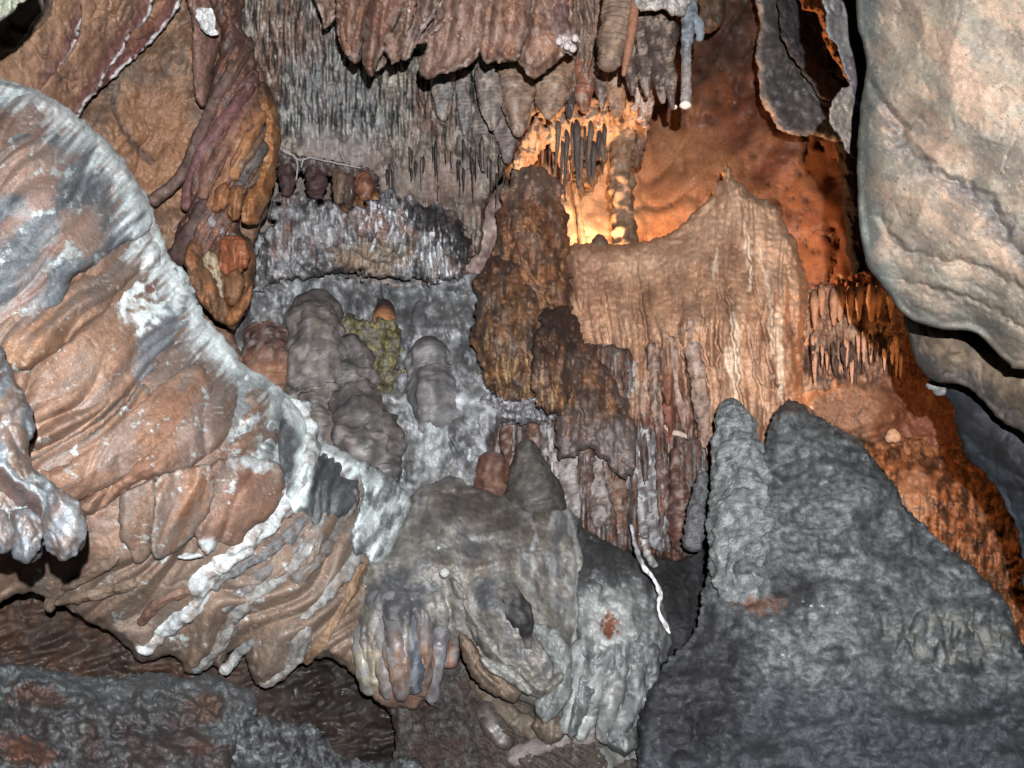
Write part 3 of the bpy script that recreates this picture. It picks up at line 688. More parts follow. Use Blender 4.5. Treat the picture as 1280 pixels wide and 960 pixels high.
for i in range(9):
    x = 1016 + i * 12 + rs.uniform(-3, 3)
    little("stubby_stalactite", x, 372 + rs.uniform(-6, 6), rs.uniform(4, 7), rs.uniform(24, 40), 4.05 + .0009 * (x - 1015), C(184, 128, 90),
           "stubby tan stalactite in the upper row of the right alcove", "stubby stalactites in the right alcove")
def h_ledge(g):
    a, _ = lobes(g.x, g.y, 12, 60, 3, .5, .6)
    low = ss(595, 625, g.y + .25 * (1180 - g.x))
    return 18 * fbm(g.x / 60, g.y / 40, 3, 4) + low * (-16 + 20 * a) + 7 * billow(g.x / 22, g.y / 16, 4, 3) + 2.0 * fbm(g.x / 5, g.y / 5, 3, 2)
relief("lit_ledge", [(1070, 548), (1120, 538), (1190, 545), (1230, 548), (1260, 600), (1300, 660), (1320, 800), (1240, 800), (1180, 700), (1120, 640), (1060, 590)],
       [(1080, 550, 4.1), (1220, 560, 4.2), (1150, 620, 3.75), (1280, 780, 3.6)], h_ledge,
       lambda g: mix(mott(g, C(150, 94, 54), [(C(180, 118, 70), 20, .1, .6), (C(70, 42, 28), 12, .0, .8)]), C(168, 130, 104), blob(g.x, g.y, 1140, 625, 24, 34, 0, 4, .8) * .8),
       "rust-orange flowstone ledge glowing between the grey mound and the boulder", "flowstone", mat='damp', edge=(16, 14), step=1.8)
tube("stalagmite", [(1108, 545, 5, 4.02), (1114, 545, 9, 4.0), (1126, 547, 8, 4.0)], C(170, 136, 110), "small pale lump lying on the orange-lit ledge", "rock", noise=(.4, 7), seg=16, step=1.5, k=1.1)
# ================================================================== MIDDLE: pale curtain, brown stalagmites, grey basin
def h_dome(g):
    x = g.x + 10 * p2(g.x / 80, g.y / 120, 4); x = x + ss(0, 1, (905 - g.x) / 200) * (g.y - 300) * -.18
    low = ss(300, 520, g.y); right = ss(850, 900, g.x)
    a, _ = lobes(x, g.y, 20, 120, 6, .4, .6); b, _ = lobes(x, g.y, 11, 70, 16, .6, .6)
    o = 26 * fbm(g.x / 110, g.y / 120, 8, 3) + 22 * ss(20, 150, g.s) * 1.0
    o = o + (5 + 22 * low) * a + (3 + 11 * low) * b + (4 + 5 * right) * billow(x / 18, g.y / 130, 3, 2)
    o = o + 2.6 * billow(g.x / 12, g.y / 9, 5, 3) + 1.3 * fbm(g.x / 5, g.y / 6, 3, 2)
    for pts, w, dp in (([(908, 360), (914, 400), (920, 450), (928, 520)], 4, 13), ([(933, 270), (938, 330), (948, 380), (962, 450), (975, 520)], 3, 9), ([(985, 330), (990, 400), (1000, 500)], 3, 7),
                       ([(900, 330), (896, 420), (902, 500)], 3, 8), ([(850, 430), (862, 470), (870, 520), (872, 600)], 5, 18), ([(826, 420), (822, 470), (832, 540)], 4, 16), ([(795, 330), (805, 400), (812, 470)], 3, 7),
                       ([(930, 400), (944, 460), (956, 520), (962, 560)], 3, 9), ([(868, 330), (880, 400), (884, 480), (884, 560)], 2.5, 7), ([(740, 330), (752, 400), (768, 450)], 2.5, 5)):
        o = o - 1.7 * dp * line(g.x, g.y, pts, w, taper=True, wob=4, seed=int(w * 7 + pts[0][0])) ** .7
    return o
def c_dome(g):
    c = mott(g, C(198, 146, 108), [(C(214, 168, 132), 34, .1, .5), (C(150, 112, 88), 22, .15, .6), (C(146, 96, 72), 60, .25, .5)], 4)
    up = ss(0, .35, 1 - np.clip(g.s / 60, 0, 1)) * (1 - ss(300, 420, g.y))
    c = mix(c, C(206, 164, 130), up * .5)
    for pts, w in (([(931, 278), (935, 310), (938, 340), (937, 365)], 5), ([(914, 390), (920, 440), (918, 500)], 9), ([(972, 380), (974, 440), (978, 500)], 6), ([(946, 300), (962, 380), (964, 440)], 3), ([(895, 310), (893, 350)], 4), ([(778, 460), (800, 490), (815, 530)], 8), ([(905, 430), (912, 470)], 6)):
        c = mix(c, C(232, 204, 174), line(g.x, g.y, pts, w, taper=True, wob=5, seed=3) ** .6 * .85)
    low = ss(430, 530, g.y + 30 * p2(g.x / 40, g.y / 40, 3)) * (1 - ss(860, 890, g.x))
    c = mix(c, mott(g, C(122, 92, 80), [(C(150, 66, 40), 20, .1, .7), (C(170, 158, 150), 12, .2, .7), (C(84, 60, 54), 14, .1, .6)], 9), low * .85)
    g.ani = (0, 1.7); red = np.maximum(blob(g.x, g.y, 840, 500, 17, 40, 5, 3, .6), blob(g.x, g.y, 852, 620, 20, 34, 0, 7, .6))
    c = mix(c, C(146, 84, 60), red * .85)
    c = mix(c, C(150, 92, 70), blob(g.x, g.y, 735, 350, 40, 40, 0, 5, .8) * .4)
    return c
dome = relief("pale_curtain", [(690, 318), (712, 306), (745, 303), (778, 305), (808, 300), (832, 293), (852, 280), (870, 262), (888, 246), (896, 232), (903, 222), (906, 207), (913, 208), (916, 222), (932, 232), (934, 240), (958, 250), (974, 262), (984, 285), (995, 300), (1002, 330), (1010, 355), (1009, 392), (1002, 430), (1004, 480), (1003, 520), (1010, 580), (960, 620), (893, 600), (888, 560), (886, 610), (880, 660), (868, 690), (840, 700), (800, 690), (760, 660), (720, 600), (700, 520), (690, 420)],
       [(710, 306, 4.25), (830, 292, 4.2), (910, 215, 4.1), (1000, 330, 4.0), (1000, 520, 3.75), (900, 420, 3.72), (780, 420, 3.95), (720, 560, 3.9), (840, 680, 3.75)],
       h_dome, c_dome, "tall pale tan flowstone curtain with a pointed top in the centre right", "flowstone", edge=(44, 50), step=1.6, mat='damp', jag=(2.5, 9), thick=.10, micro=.35)
# loose shreds and pockets at the foot of the curtain
def strip(name, pts, cc, parent=None, label=None, cat=None, accent=None, mat='damp', seg=18):
    pts = emb(ribroot if parent is None or parent is ribroot else parent, [(x, y, r) for x, y, r, d in pts], 1.0, .5)
    def c(g):
        k = mott(g, cc, [(C(90, 66, 58), 9, .1, .6), (C(180, 164, 154), 8, .3, .6)])
        if accent is not None: k = mix(k, accent, ss(.0, .25, fbm(g.x / 5, g.y / 24, g.seed, 4)) * .8)
        return k
    return tube(name, pts, c, label, cat, parent, noise=(.45, 14), rib=(.8, 9), flute=(1.5, 6), seg=seg, step=2.2, mat=mat)
# column fringe between the basin and the mound (drapery made of hanging ribs)
def c_ribs(g):
    c = mott(g, C(112, 84, 72), [(C(140, 84, 60), 18, .1, .7), (C(122, 114, 110), 16, .0, .8), (C(80, 54, 48), 10, .15, .6)])
    w = ss(.2, .7, fbm(g.x / 5, g.y / 60, 5, 4)) * blob(g.x, g.y, 720, 560, 120, 110, 0, 3, .8)
    return mix(c, C(176, 172, 170), w * .6)
ribroot = relief("ribbed_drapery", [(604, 500), (640, 488), (690, 470), (720, 440), (760, 430), (800, 450), (830, 520), (885, 560), (888, 640), (868, 694), (830, 700), (790, 690), (745, 690), (700, 665), (640, 640), (600, 620), (596, 560)],
       [(610, 510, 3.95), (700, 480, 3.85), (860, 560, 3.75), (850, 690, 3.65), (620, 620, 3.75), (740, 680, 3.65)],
       lambda g: 44 * lobes(g.x, g.y, 19, 190, 5, .3, .56)[0] + 12 * lobes(g.x, g.y, 8, 60, 15, .5, .6)[0] + 3 * billow(g.x / 10, g.y / 12, 3, 3), c_ribs,
       "dark red and brown ribbed drapery below the brown stalagmites, streaked white", "drapery", edge=(14, 16), step=1.7, mat='damp', jag=(3, 8))
rb = [((618, 498), (614, 560), (610, 612), 8, C(104, 70, 60), C(120, 76, 58)), ((640, 500), (636, 550), (640, 600), 9, C(120, 78, 62), None), ((664, 505), (668, 560), (672, 600), 9, C(128, 86, 66), None),
      ((690, 470), (688, 540), (694, 620), 10, C(126, 114, 110), C(178, 174, 172)), ((712, 450), (710, 540), (716, 650), 12, C(124, 112, 108), C(170, 166, 164)), ((735, 430), (730, 520), (734, 640), 10, C(118, 86, 76), C(90, 56, 48)),
      ((752, 430), (748, 520), (752, 660), 11, C(118, 100, 92), C(168, 160, 156)), ((772, 440), (770, 540), (772, 670), 11, C(124, 90, 70), C(140, 100, 74)), ((790, 450), (792, 560), (806, 680), 12, C(110, 104, 106), C(180, 178, 178)),
      ((806, 470), (812, 580), (824, 690), 12, C(108, 104, 110), C(170, 172, 178)), ((822, 500), (828, 600), (834, 690), 7, C(118, 86, 76), None), ((845, 560), (848, 620), (850, 690), 12, C(122, 70, 52), C(90, 56, 48)),
      ((862, 560), (860, 620), (862, 680), 8, C(126, 84, 68), None), ((876, 560), (874, 610), (870, 660), 8, C(124, 118, 118), C(160, 160, 164))]
for i, (a, b, c_, r, cc, ac) in enumerate(rb):
    strip("rib", [(a[0], a[1], r * .6, 3.80), (b[0], b[1], r, 3.68), (c_[0], c_[1] - 20, r * 1.05, 3.60), (c_[0], c_[1], r * .6, 3.58)], cc, ribroot, accent=ac)
for i, (pts, r) in enumerate([([(796, 620), (800, 650), (808, 690), (822, 712)], 5), ([(684, 520), (690, 560), (696, 590)], 4), ([(706, 500), (700, 540), (710, 580)], 3.5), ([(750, 520), (748, 545), (752, 570)], 7), ([(800, 500), (806, 540), (812, 590)], 5)]):
    tube("calcite_streak", emb(ribroot, [(x, y, r) for x, y in pts], .3, .5), lambda g: mott(g, C(184, 180, 178), [(C(120, 112, 110), 6, .0, .8)]), parent=ribroot, noise=(.5, 6), seg=12, step=2)
# two curtain shreds hanging over the red pocket
for pts, cc in (([(836, 420, 6, 3.74), (846, 470, 8, 3.68), (856, 520, 6, 3.66), (862, 548, 3, 3.66)], C(156, 120, 102)), ([(858, 400, 7, 3.72), (872, 470, 9, 3.66), (880, 540, 8, 3.64), (888, 610, 4, 3.62)], C(168, 132, 112)),
                ([(816, 430, 6, 3.78), (820, 500, 6, 3.7), (830, 560, 5, 3.68)], C(128, 96, 84))):
    strip("curtain_shred", pts, cc, dome, accent=C(186, 152, 130))
tube("calcite_bridge", emb(dome, [(826, 530, 3), (842, 540, 4), (862, 546, 3)], .2, .2), C(196, 168, 152), parent=dome, noise=(.5, 5), seg=12, step=2)

# ------------------------------------------------------------------ tall brown knobbly stalagmites
def knob_h(sd, w=13, l=26, deg=0):
    def h(g):
        u, v = rot(g.x, g.y, deg)
        a, _ = lobes(u, -v * 0 + v, w, l, sd, .1, .66); b, _ = lobes(u, v, w * .5, l * .5, sd + 4, .2, .66)
        return 30 * ss(0, 50, g.s) + 16 * fbm(g.x / 34, g.y / 44, sd + 9, 2) + 17 * a + 6 * b + 3 * billow(g.x / 14, g.y / 14, sd, 3) + 1.5 * fbm(g.x / 5, g.y / 5, 3, 2)
    return h
def brown(sd, a=C(126, 90, 62), streak=True):
    def c(g):
        k = mott(g, a, [(C(170, 112, 62), 18, .05, .7), (C(80, 56, 44), 14, .1, .7), (C(120, 104, 96), 26, .2, .5)], sd)
        top = np.clip((g.y.min() + 50 - g.y) / 50, 0, 1)
        k = mix(k, C(92, 64, 58), top * .6)
        if streak: k = mix(k, C(196, 160, 104), ss(.3, .6, fbm(g.x / 5, g.y / 40, sd + 8, 3)) * .5 * ss(.3, .7, (g.y - g.y.min()) / (np.ptp(g.y) + 1)))
        return k
    return c
b0 = relief("stalagmite", [(620, 300), (624, 262), (636, 226), (650, 212), (668, 207), (685, 212), (698, 226), (705, 255), (710, 290), (707, 330), (716, 360), (700, 420), (640, 400), (618, 340)],
       [(660, 210, 4.1), (640, 380, 3.85), (700, 380, 3.9)], knob_h(5, 12, 18), lambda g: mix(brown(3, C(150, 98, 66))(g), C(150, 128, 112), (1 - ss(222, 262, g.y)) * .7),
       "brown bulb-topped stalagmite just left of the glowing niche, highest of the brown group", "stalagmite", edge=(44, 40), step=1.6, jag=(6, 20))
b1 = relief("stalagmite", [(590, 400), (598, 350), (612, 325), (630, 318), (652, 324), (672, 342), (686, 370), (696, 420), (694, 480), (680, 512), (640, 505), (622, 506), (606, 470), (590, 440)],
       [(640, 320, 3.85), (620, 480, 3.6), (680, 480, 3.65)], knob_h(15, 12, 24), brown(5),
       "dark brown shaggy stalagmite with yellow streaks beside the grey basin", "stalagmite", edge=(44, 38), step=1.6, jag=(7, 20))
b2 = relief("stalagmite", [(664, 440), (676, 396), (694, 382), (712, 386), (726, 410), (732, 450), (726, 500), (700, 520), (668, 500)],
       [(700, 384, 3.8), (700, 500, 3.55)], knob_h(25, 10, 22), lambda g: mix(brown(8, C(110, 78, 64))(g), C(58, 46, 48), (1 - ss(400, 470, g.y)) * .6),
       "dark-headed brown stalagmite in the middle of the brown group", "stalagmite", edge=(30, 30), step=1.6, jag=(6, 18))
b3 = relief("stalagmite", [(692, 500), (706, 448), (722, 420), (732, 424), (744, 440), (766, 470), (786, 500), (796, 560), (780, 600), (740, 560), (700, 570)],
       [(722, 424, 3.75), (720, 560, 3.55), (780, 580, 3.55)], knob_h(35, 14, 44), lambda g: mix(brown(9, C(116, 88, 76), False)(g), C(150, 140, 138), ss(500, 560, g.y + 20 * p2(g.x / 12, g.y / 20, 2)) * .6),
       "brown sloping stalagmite lowest and rightmost of the brown group", "stalagmite", edge=(26, 24), step=1.6, jag=(6, 16))
relief("calcite_ledge", [(604, 492), (640, 500), (680, 494), (705, 500), (700, 524), (660, 530), (620, 526), (602, 516)], [(604, 510, 3.66), (650, 510, 3.6), (700, 510, 3.6)],
       lambda g: 9 * billow(g.x / 9, g.y / 11, 3, 3) + 4 * fbm(g.x / 4, g.y / 4, 3, 2), lambda g: mott(g, C(150, 146, 150), [(C(200, 198, 204), 7, .1, .7), (C(96, 88, 94), 6, .1, .7)]),
       "frosty grey-white crust band under the shaggy brown stalagmite", "calcite", edge=(8, 10), step=1.5, mat='rough', jag=(4, 6))

# ------------------------------------------------------------------ grey basin
def h_basin(g):
    o = 26 * fbm(g.x / 80, g.y / 80, 3, 4) + 12 * billow(g.x / 46, g.y / 60, 4, 3) + 2.5 * billow(g.x / 8, g.y / 9, 6, 3)
    o = o + ss(490, 530, g.y) * (10 * lobes(g.x, g.y, 26, 120, 4, .3, .6)[0] + 5 * lobes(g.x, g.y, 12, 60, 14, .4, .6)[0])
    o = o - 24 * blob(g.x, g.y, 540, 380, 70, 22, 0, 3, .4)
    return o
def c_basin(g):
    c = mott(g, C(126, 126, 126), [(C(86, 86, 90), 40, .0, .8), (C(176, 178, 184), 16, .2, .7), (C(120, 112, 110), 20, .2, .5)], 3)
    c = mix(c, C(170, 174, 176), np.maximum(blob(g.x, g.y, 560, 505, 60, 14, -6, 3, 1.2), blob(g.x, g.y, 540, 560, 14, 60, 0, 5, 1.4)) * .7)
    c = mix(c, C(205, 208, 212), line(g.x, g.y, [(490, 496), (540, 512), (600, 500), (620, 520)], 6, wob=8, seed=2) * .7)
    c = mix(c, C(200, 204, 208), line(g.x, g.y, [(592, 430), (610, 470), (624, 500)], 3.5, wob=5, seed=6) * .8)
    c = mix(c, C(180, 150, 130), line(g.x, g.y, [(440, 346), (500, 352), (560, 346)], 4, wob=6, seed=2) * .5)
    return mix(c, C(60, 62, 68), ss(350, 372, g.y) * (1 - ss(390, 420, g.y)) * ss(440, 480, g.x) * .3)
basin = relief("grey_flowstone", [(280, 330), (340, 290), (420, 335), (520, 345), (590, 338), (630, 320), (612, 360), (596, 410), (600, 450), (628, 505), (612, 560), (604, 620), (560, 650), (480, 640), (400, 620), (330, 560), (290, 450)],
       [(330, 320, 4.05), (600, 340, 4.05), (540, 380, 4.1), (440, 480, 3.9), (600, 480, 3.75), (460, 620, 3.4), (600, 620, 3.5), (330, 480, 3.8)],
       h_basin, c_basin, "pale blue-grey flowstone basin sloping down in the middle of the picture", "flowstone", edge=(20, 18), step=1.7, mat='satin')
relief("mossy_rock", [(424, 395), (440, 392), (462, 400), (480, 398), (496, 406), (501, 430), (500, 465), (488, 490), (470, 488), (448, 462), (424, 430), (418, 410)],
       onsurf(basin, [(430, 400), (495, 410), (495, 480), (450, 450)], .035), lambda g: 8 * billow(g.x / 12, g.y / 12, 3, 4) + 3 * fbm(g.x / 4, g.y / 4, 3, 2),
       lambda g: mott(g, C(118, 108, 66), [(C(160, 148, 92), 7, .0, .7), (C(70, 62, 44), 9, .0, .8), (C(130, 126, 118), 14, .2, .7)]),
       "olive-yellow mossy patch of rock right of the tall pinkish-grey stalagmite", "rock", edge=(10, 8), mat='rough', step=1.6, jag=(8, 12))
def c_gray(a, top=C(70, 60, 62), yy=30, pk=.5):
    def c(g):
        k = mott(g, a, [(C(170, 162, 160), 16, .1, .6), (C(100, 92, 94), 12, .1, .6), (C(146, 120, 106), 30, .15, pk)])
        k = mix(k, C(90, 84, 88), ss(.1, .5, p2(g.x / 30 + 3, g.s / 3.5, 4)) * .4)
        return mix(k, top, (1 - ss(0, yy, g.s)) * .75)
    return c
tube("stalagmite", emb(basin, [(397, 366, 24), (392, 400, 30), (394, 450, 34), (402, 510, 40), (410, 590, 48)], -.8, .1), c_gray(C(124, 114, 106), yy=60, pk=.2), "tall dark-topped pinkish-grey stalagmite left of the mossy patch", "stalagmite",
     noise=(.3, 30), rib=(1.1, 6), flute=(5, 4), seg=56, step=1.7)
tube("stalagmite", emb(basin, [(432, 420, 16), (438, 450, 23), (444, 500, 31), (452, 560, 42), (456, 620, 54)], -.9, .4), c_gray(C(98, 95, 92), yy=30, pk=.2), "lumpy dark grey stalagmite leaning against the tall pinkish-grey one", "stalagmite",
     noise=(.38, 22), rib=(1.1, 7), flute=(6, 5), seg=48, step=1.8)
tube("stalagmite", emb(basin, [(537, 421, 20), (536, 445, 27), (540, 475, 30), (546, 510, 33), (552, 545, 40)], -.8, .9), c_gray(C(116, 116, 118), yy=26, pk=.1), "rounded grey stalagmite standing alone in the basin", "stalagmite",
     noise=(.24, 24), rib=(.7, 7), seg=40, step=1.7)
tube("stalagmite", emb(basin, [(481, 376, 8), (481, 388, 12), (480, 402, 14), (479, 414, 16)], -.6, .5), lambda g: mix(C(74, 56, 50), C(170, 110, 66), ss(.3, .7, g.t)), "tiny brown stalagmite with an orange foot behind the mossy patch", "stalagmite",
     noise=(.14, 9), rib=(1, 5), seg=24, step=1.4)
tube("stalagmite", emb(basin, [(526, 376, 6), (524, 392, 9), (524, 412, 12)], -.3, .9), C(104, 104, 110), "faint small grey nub at the back of the basin", "stalagmite", noise=(.14, 9), seg=20, step=1.6)
tube("stub_stalagmite", emb(basin, [(338, 402, 24), (334, 425, 31), (334, 455, 32), (340, 500, 36)], -.5, .1),
     lambda g: mix(mott(g, C(120, 84, 72), [(C(74, 56, 54), 9, .0, .7), (C(166, 150, 146), 8, .25, .7)]), C(164, 110, 72), ss(.45, .7, g.t) * .7), "squat striped red-brown stub left of the tall pinkish-grey stalagmite", "stalagmite",
     noise=(.14, 18), rib=(4, 9), seg=44, step=1.6)
tube("stalagmite", [(658, 548, 9, 3.5), (660, 575, 20, 3.5), (666, 610, 34, 3.5), (674, 660, 54, 3.5)], lambda g: mott(g, C(92, 86, 80), [(C(120, 112, 104), 10, .1, .6), (C(60, 54, 50), 12, .1, .5)]), "olive-grey pointed stalagmite behind the grey mound's crest", "stalagmite",
     noise=(.1, 26), rib=(.8, 6), seg=40, step=1.8)
tube("stub_stalagmite", [(620, 566, 12, 3.55), (616, 585, 19, 3.53), (616, 635, 22, 3.52)], lambda g: mix(mott(g, C(132, 88, 68), [(C(90, 60, 54), 8, .1, .7)]), C(150, 146, 144), (1 - ss(0, 12, g.s)) * .7), "small rusty stub with a grey cap left of the olive-grey stalagmite", "stalagmite",
     noise=(.15, 10), flute=(2.5, 6), seg=32, step=1.6)

# ------------------------------------------------------------------ shaggy dark ledge with white strands
def h_shag(g):
    a, _ = lobes(g.x, g.y, 10, 46, 3, .5, .6)
    dm = sum(A * np.clip(1 - ((g.x - cx) / rx) ** 2 - ((g.y - cy) / ry) ** 2, 0, 1) ** .5 for cx, cy, rx, ry, A in ((478, 285, 46, 44, 30), (548, 305, 40, 50, 34), (405, 296, 44, 50, 26), (340, 300, 30, 60, 22), (435, 330, 40, 26, 18)))
    return dm + 22 * fbm(g.x / 50, g.y / 50, 3, 4) + 15 * a + 6 * billow(g.x / 9, g.y / 16, 4, 3) + 2 * fbm(g.x / 4, g.y / 4, 3, 2)
def c_shag(g):
    c = mott(g, C(136, 134, 136), [(C(84, 80, 84), 26, .0, .8), (C(178, 176, 178), 9, .2, .8), (C(150, 100, 76), 30, .25, .6)], 4)
    c = mix(c, C(46, 42, 46), np.maximum(blob(g.x, g.y, 535, 275, 34, 22, 30, 3, .5), blob(g.x, g.y, 575, 305, 15, 30, 0, 3, .5)) * .8)
    c = mix(c, C(160, 132, 100), blob(g.x, g.y, 470, 322, 50, 20, 0, 3, .7) * .6)
    w = np.maximum(ss(.2, .5, fbm(g.x / 4, g.y / 22, 6, 3)) * blob(g.x, g.y, 540, 322, 40, 34, 10, 4, .5), ss(.2, .5, fbm(g.x / 5, g.y / 18, 9, 3)) * blob(g.x, g.y, 480, 262, 40, 24, 10, 4, .5))
    return mix(c, C(204, 204, 210), w * .9)
shag = relief("shaggy_ledge", [(330, 300), (340, 262), (360, 240), (400, 250), (450, 258), (466, 244), (482, 238), (498, 242), (515, 252), (545, 256), (570, 264), (582, 284), (590, 318), (576, 346), (540, 354), (490, 350), (440, 344), (410, 344), (380, 350), (330, 360), (300, 380), (286, 350)],
       [(340, 280, 3.98), (480, 250, 3.88), (580, 300, 3.96), (450, 340, 4.0), (300, 370, 3.85), (560, 345, 4.02)], h_shag, c_shag,
       "shaggy grey ledge with white drip streaks above the basin", "flowstone", edge=(16, 18), step=1.6, mat='rough', jag=(9, 15))
for pts in ([(478, 256), (471, 276), (470, 298), (462, 318)], [(488, 258), (492, 280), (484, 300), (477, 322)], [(468, 262), (452, 282), (438, 306)], [(503, 262), (505, 290), (498, 318)], [(535, 290), (520, 316), (504, 350)], [(548, 300), (546, 330), (542, 352)]):
    tube("calcite_strand", emb(shag, [(x, y, 2.4) for x, y in pts], .7, 1.0), lambda g: mott(g, C(184, 184, 186), [(C(120, 118, 122), 5, .1, .8)]), parent=shag, noise=(.5, 6), seg=8, step=2)
brow = relief("overhanging_brow", [(344, 186), (360, 190), (382, 196), (410, 200), (440, 206), (466, 212), (474, 226), (466, 236), (448, 226), (420, 222), (390, 216), (362, 216), (346, 214)], [(350, 200, 3.86), (466, 220, 3.88)],
       lambda g: 8 * billow(g.x / 8, g.y / 12, 3, 3), lambda g: mott(g, C(104, 84, 80), [(C(150, 146, 148), 8, .15, .7), (C(70, 50, 44), 8, .1, .6)]),
       "thin overhanging brow with stubs under it, left of the shaggy ledge", "rock", edge=(7, 9), step=1.6, mat='rough', jag=(3, 6))
for x, y0, y1, r, cc in ((358, 205, 246, 9, C(96, 66, 62)), (395, 206, 250, 12, C(92, 60, 58)), (424, 212, 256, 8, C(124, 100, 78)), (436, 214, 262, 7, C(96, 72, 62)), (455, 216, 252, 11, C(150, 90, 60))):
    tube("stub", [(x, y0, r, 3.9), (x + 1, (y0 + y1) / 2, r, 3.87), (x - 1, y1, r * .4, 3.88)], lambda g, cc=cc: mott(g, cc, [(C(60, 44, 42), 8, .1, .6)]), parent=brow, rib=(.8, 5), noise=(.45, 9), flute=(1.8, 5), seg=22, step=1.5)
for pts in ([(352, 186), (366, 194), (372, 206), (370, 226)], [(366, 192), (374, 200), (390, 196)], [(344, 178), (356, 190), (366, 194)], [(380, 196), (376, 210)], [(384, 196), (420, 204), (452, 210)]):
    tube("white_strand", [(x, y, 1.1, 3.82) for x, y in pts], C(150, 146, 142), parent=brow, noise=(.4, 4), seg=8, step=2)
# ================================================================== LEFT WALL
def h_lw(g):
    u, v = rot(g.x, g.y, 28)
    o = 22 * fbm(g.x / 90, g.y / 90, 3, 3) + 7 * billow(u / 30, v / 90, 4, 3) + 3.5 * billow(g.x / 16, g.y / 20, 6, 3) + 1.6 * fbm(g.x / 5, g.y / 5, 3, 2)
    o = o - 16 * blob(g.x, g.y, 195, 180, 60, 90, 15, 4, .3) * .7
    return o - 6 * line(g.x, g.y, [(142, 125), (150, 155), (172, 185), (190, 205)], 4, wob=4)
def c_lw(g):
    c = mott(g, C(150, 112, 84), [(C(172, 134, 104), 30, .1, .6), (C(116, 86, 70), 24, .15, .6), (C(112, 104, 100), 40, .3, .5)])
    c = mix(c, C(176, 122, 82), blob(g.x, g.y, 190, 195, 62, 80, 15, 4, .5) * .7)
    c = mix(c, C(120, 104, 84), blob(g.x, g.y, 60, 80, 90, 60, 30, 2, .6) * .5)
    c = mix(c, C(84, 78, 84), line(g.x, g.y, [(142, 125), (150, 155), (172, 185), (190, 205)], 5, wob=4) * .7)
    return mix(c, C(150, 110, 90), ss(240, 330, g.x) * .5)
lw = relief("brown_flowstone_wall", [(62, -90), (57, 0), (46, 22), (36, 36), (24, 52), (0, 66), (-90, 90), (-90, 480), (290, 480), (296, 420), (306, 340), (334, 262), (345, 180), (335, 110), (318, 70), (302, 30), (298, -90)],
       [(60, 0, 3.5), (-60, 120, 3.3), (0, 400, 3.3), (200, 180, 3.65), (320, 60, 3.75), (320, 400, 3.8), (340, 200, 3.75)],
       h_lw, c_lw, "brown and ochre flowstone wall filling the upper left behind the white mound", "flowstone", edge=(26, 30), step=1.8, mat='damp', thick=.6, micro=.5)
# overlapping sheets with white lips
def sheet(name, poly, D, lip, base, parent):
    def h(g): return 6 * fbm(g.x / 40, g.y / 60, 3, 3) + 5 * line(g.x, g.y, lip, 7) + 2.5 * billow(g.x / 14, g.y / 18, 6, 3)
    def c(g):
        k = mott(g, base, [(C(184, 138, 104), 26, .1, .6), (C(120, 88, 72), 20, .15, .6)])
        k = mix(k, C(112, 56, 66), line(g.x, g.y, lip, 22, wob=4) ** .8 * .85)
        return mix(k, C(214, 208, 206), ss(.25, .6, line(g.x, g.y, lip, 6.5, wob=3)) * ss(-.4, -.1, fbm(g.x / 9, g.y / 9, 4, 2)))
    return relief(name, poly, D, h, c, parent=parent, edge=(5, 6), step=1.6, mat='damp', thick=.14, jag=(1.5, 10))
l3 = [(228, -30), (225, 6), (212, 26), (200, 42), (178, 65), (156, 84), (142, 98)]
l2 = [(196, -30), (191, 9), (180, 30), (166, 40), (153, 66), (134, 90), (125, 112), (109, 128), (94, 152)]
l1 = [(130, -30), (122, 2), (103, 28), (94, 60), (75, 90), (54, 122)]
sheet("drapery_sheet", [(150, -80), (232, -80)] + l3 + [(120, 110), (120, 60), (150, 20)], [(200, 20, 3.50), (150, 90, 3.46)], l3, C(160, 104, 76), lw)
sheet("drapery_sheet", [(100, -80), (200, -80)] + l2 + [(60, 175), (30, 150), (50, 110), (100, 40)], [(180, 20, 3.42), (100, 140, 3.36)], l2, C(160, 116, 88), lw)
sheet("drapery_sheet", [(72, -80), (134, -80)] + l1 + [(20, 150), (-40, 140), (-20, 90), (18, 64), (44, 38), (64, 10)], [(110, 20, 3.34), (40, 120, 3.22)], l1, C(166, 122, 90), lw)
# hanging tongue and twisted bundle
def lobe_part(name, poly, d, colr, parent, w=18, deg=0, lip=None, er=14, ew=12, rid=(12, 8), thick=.12, mat='damp', ridamp=1.8, lab=None, amp=1.0):
    def h(g):
        u, v = rot(g.x, g.y, deg)
        return amp * (8 * ss(0, 22, g.s) + 5 * np.abs(p2(u / w, v / (w * 5), 5)) * 2) + ridamp * billow(u / rid[0], v / rid[1], 7, 2) + 1.2 * fbm(g.x / 5, g.y / 5, 3, 2)
    def c(g):
        k = mott(g, colr, [(colr * .62, 16, .1, .6), (np.clip(colr * 1.3, 0, .85), 12, .15, .5)])
        if lip is not None: k = mix(k, lip, (1 - ss(1.5, 5, g.s)) * ss(-.25, .1, fbm(g.x / 12, g.y / 12, 5, 2)) * .8)
        return k
    o = relief(name, poly, d, h, c, parent=parent, edge=(ew, er), step=1.6, mat=mat, thick=thick, jag=(1.5, 9))
    if lab: o['label'] = lab
    return o
lobe_part("hanging_tongue", [(234, -20), (240, 30), (240, 70), (242, 110), (248, 130), (254, 133), (262, 120), (268, 80), (282, 40), (290, -20)], [(250, 0, 3.6), (252, 130, 3.5)], C(150, 110, 96), lw)
lobe_part("frosted_patch", [(244, 12), (262, 10), (270, 22), (268, 34), (274, 42), (262, 44), (250, 34)], 3.46, C(206, 206, 204), lw, ew=6, er=5, mat='rough')
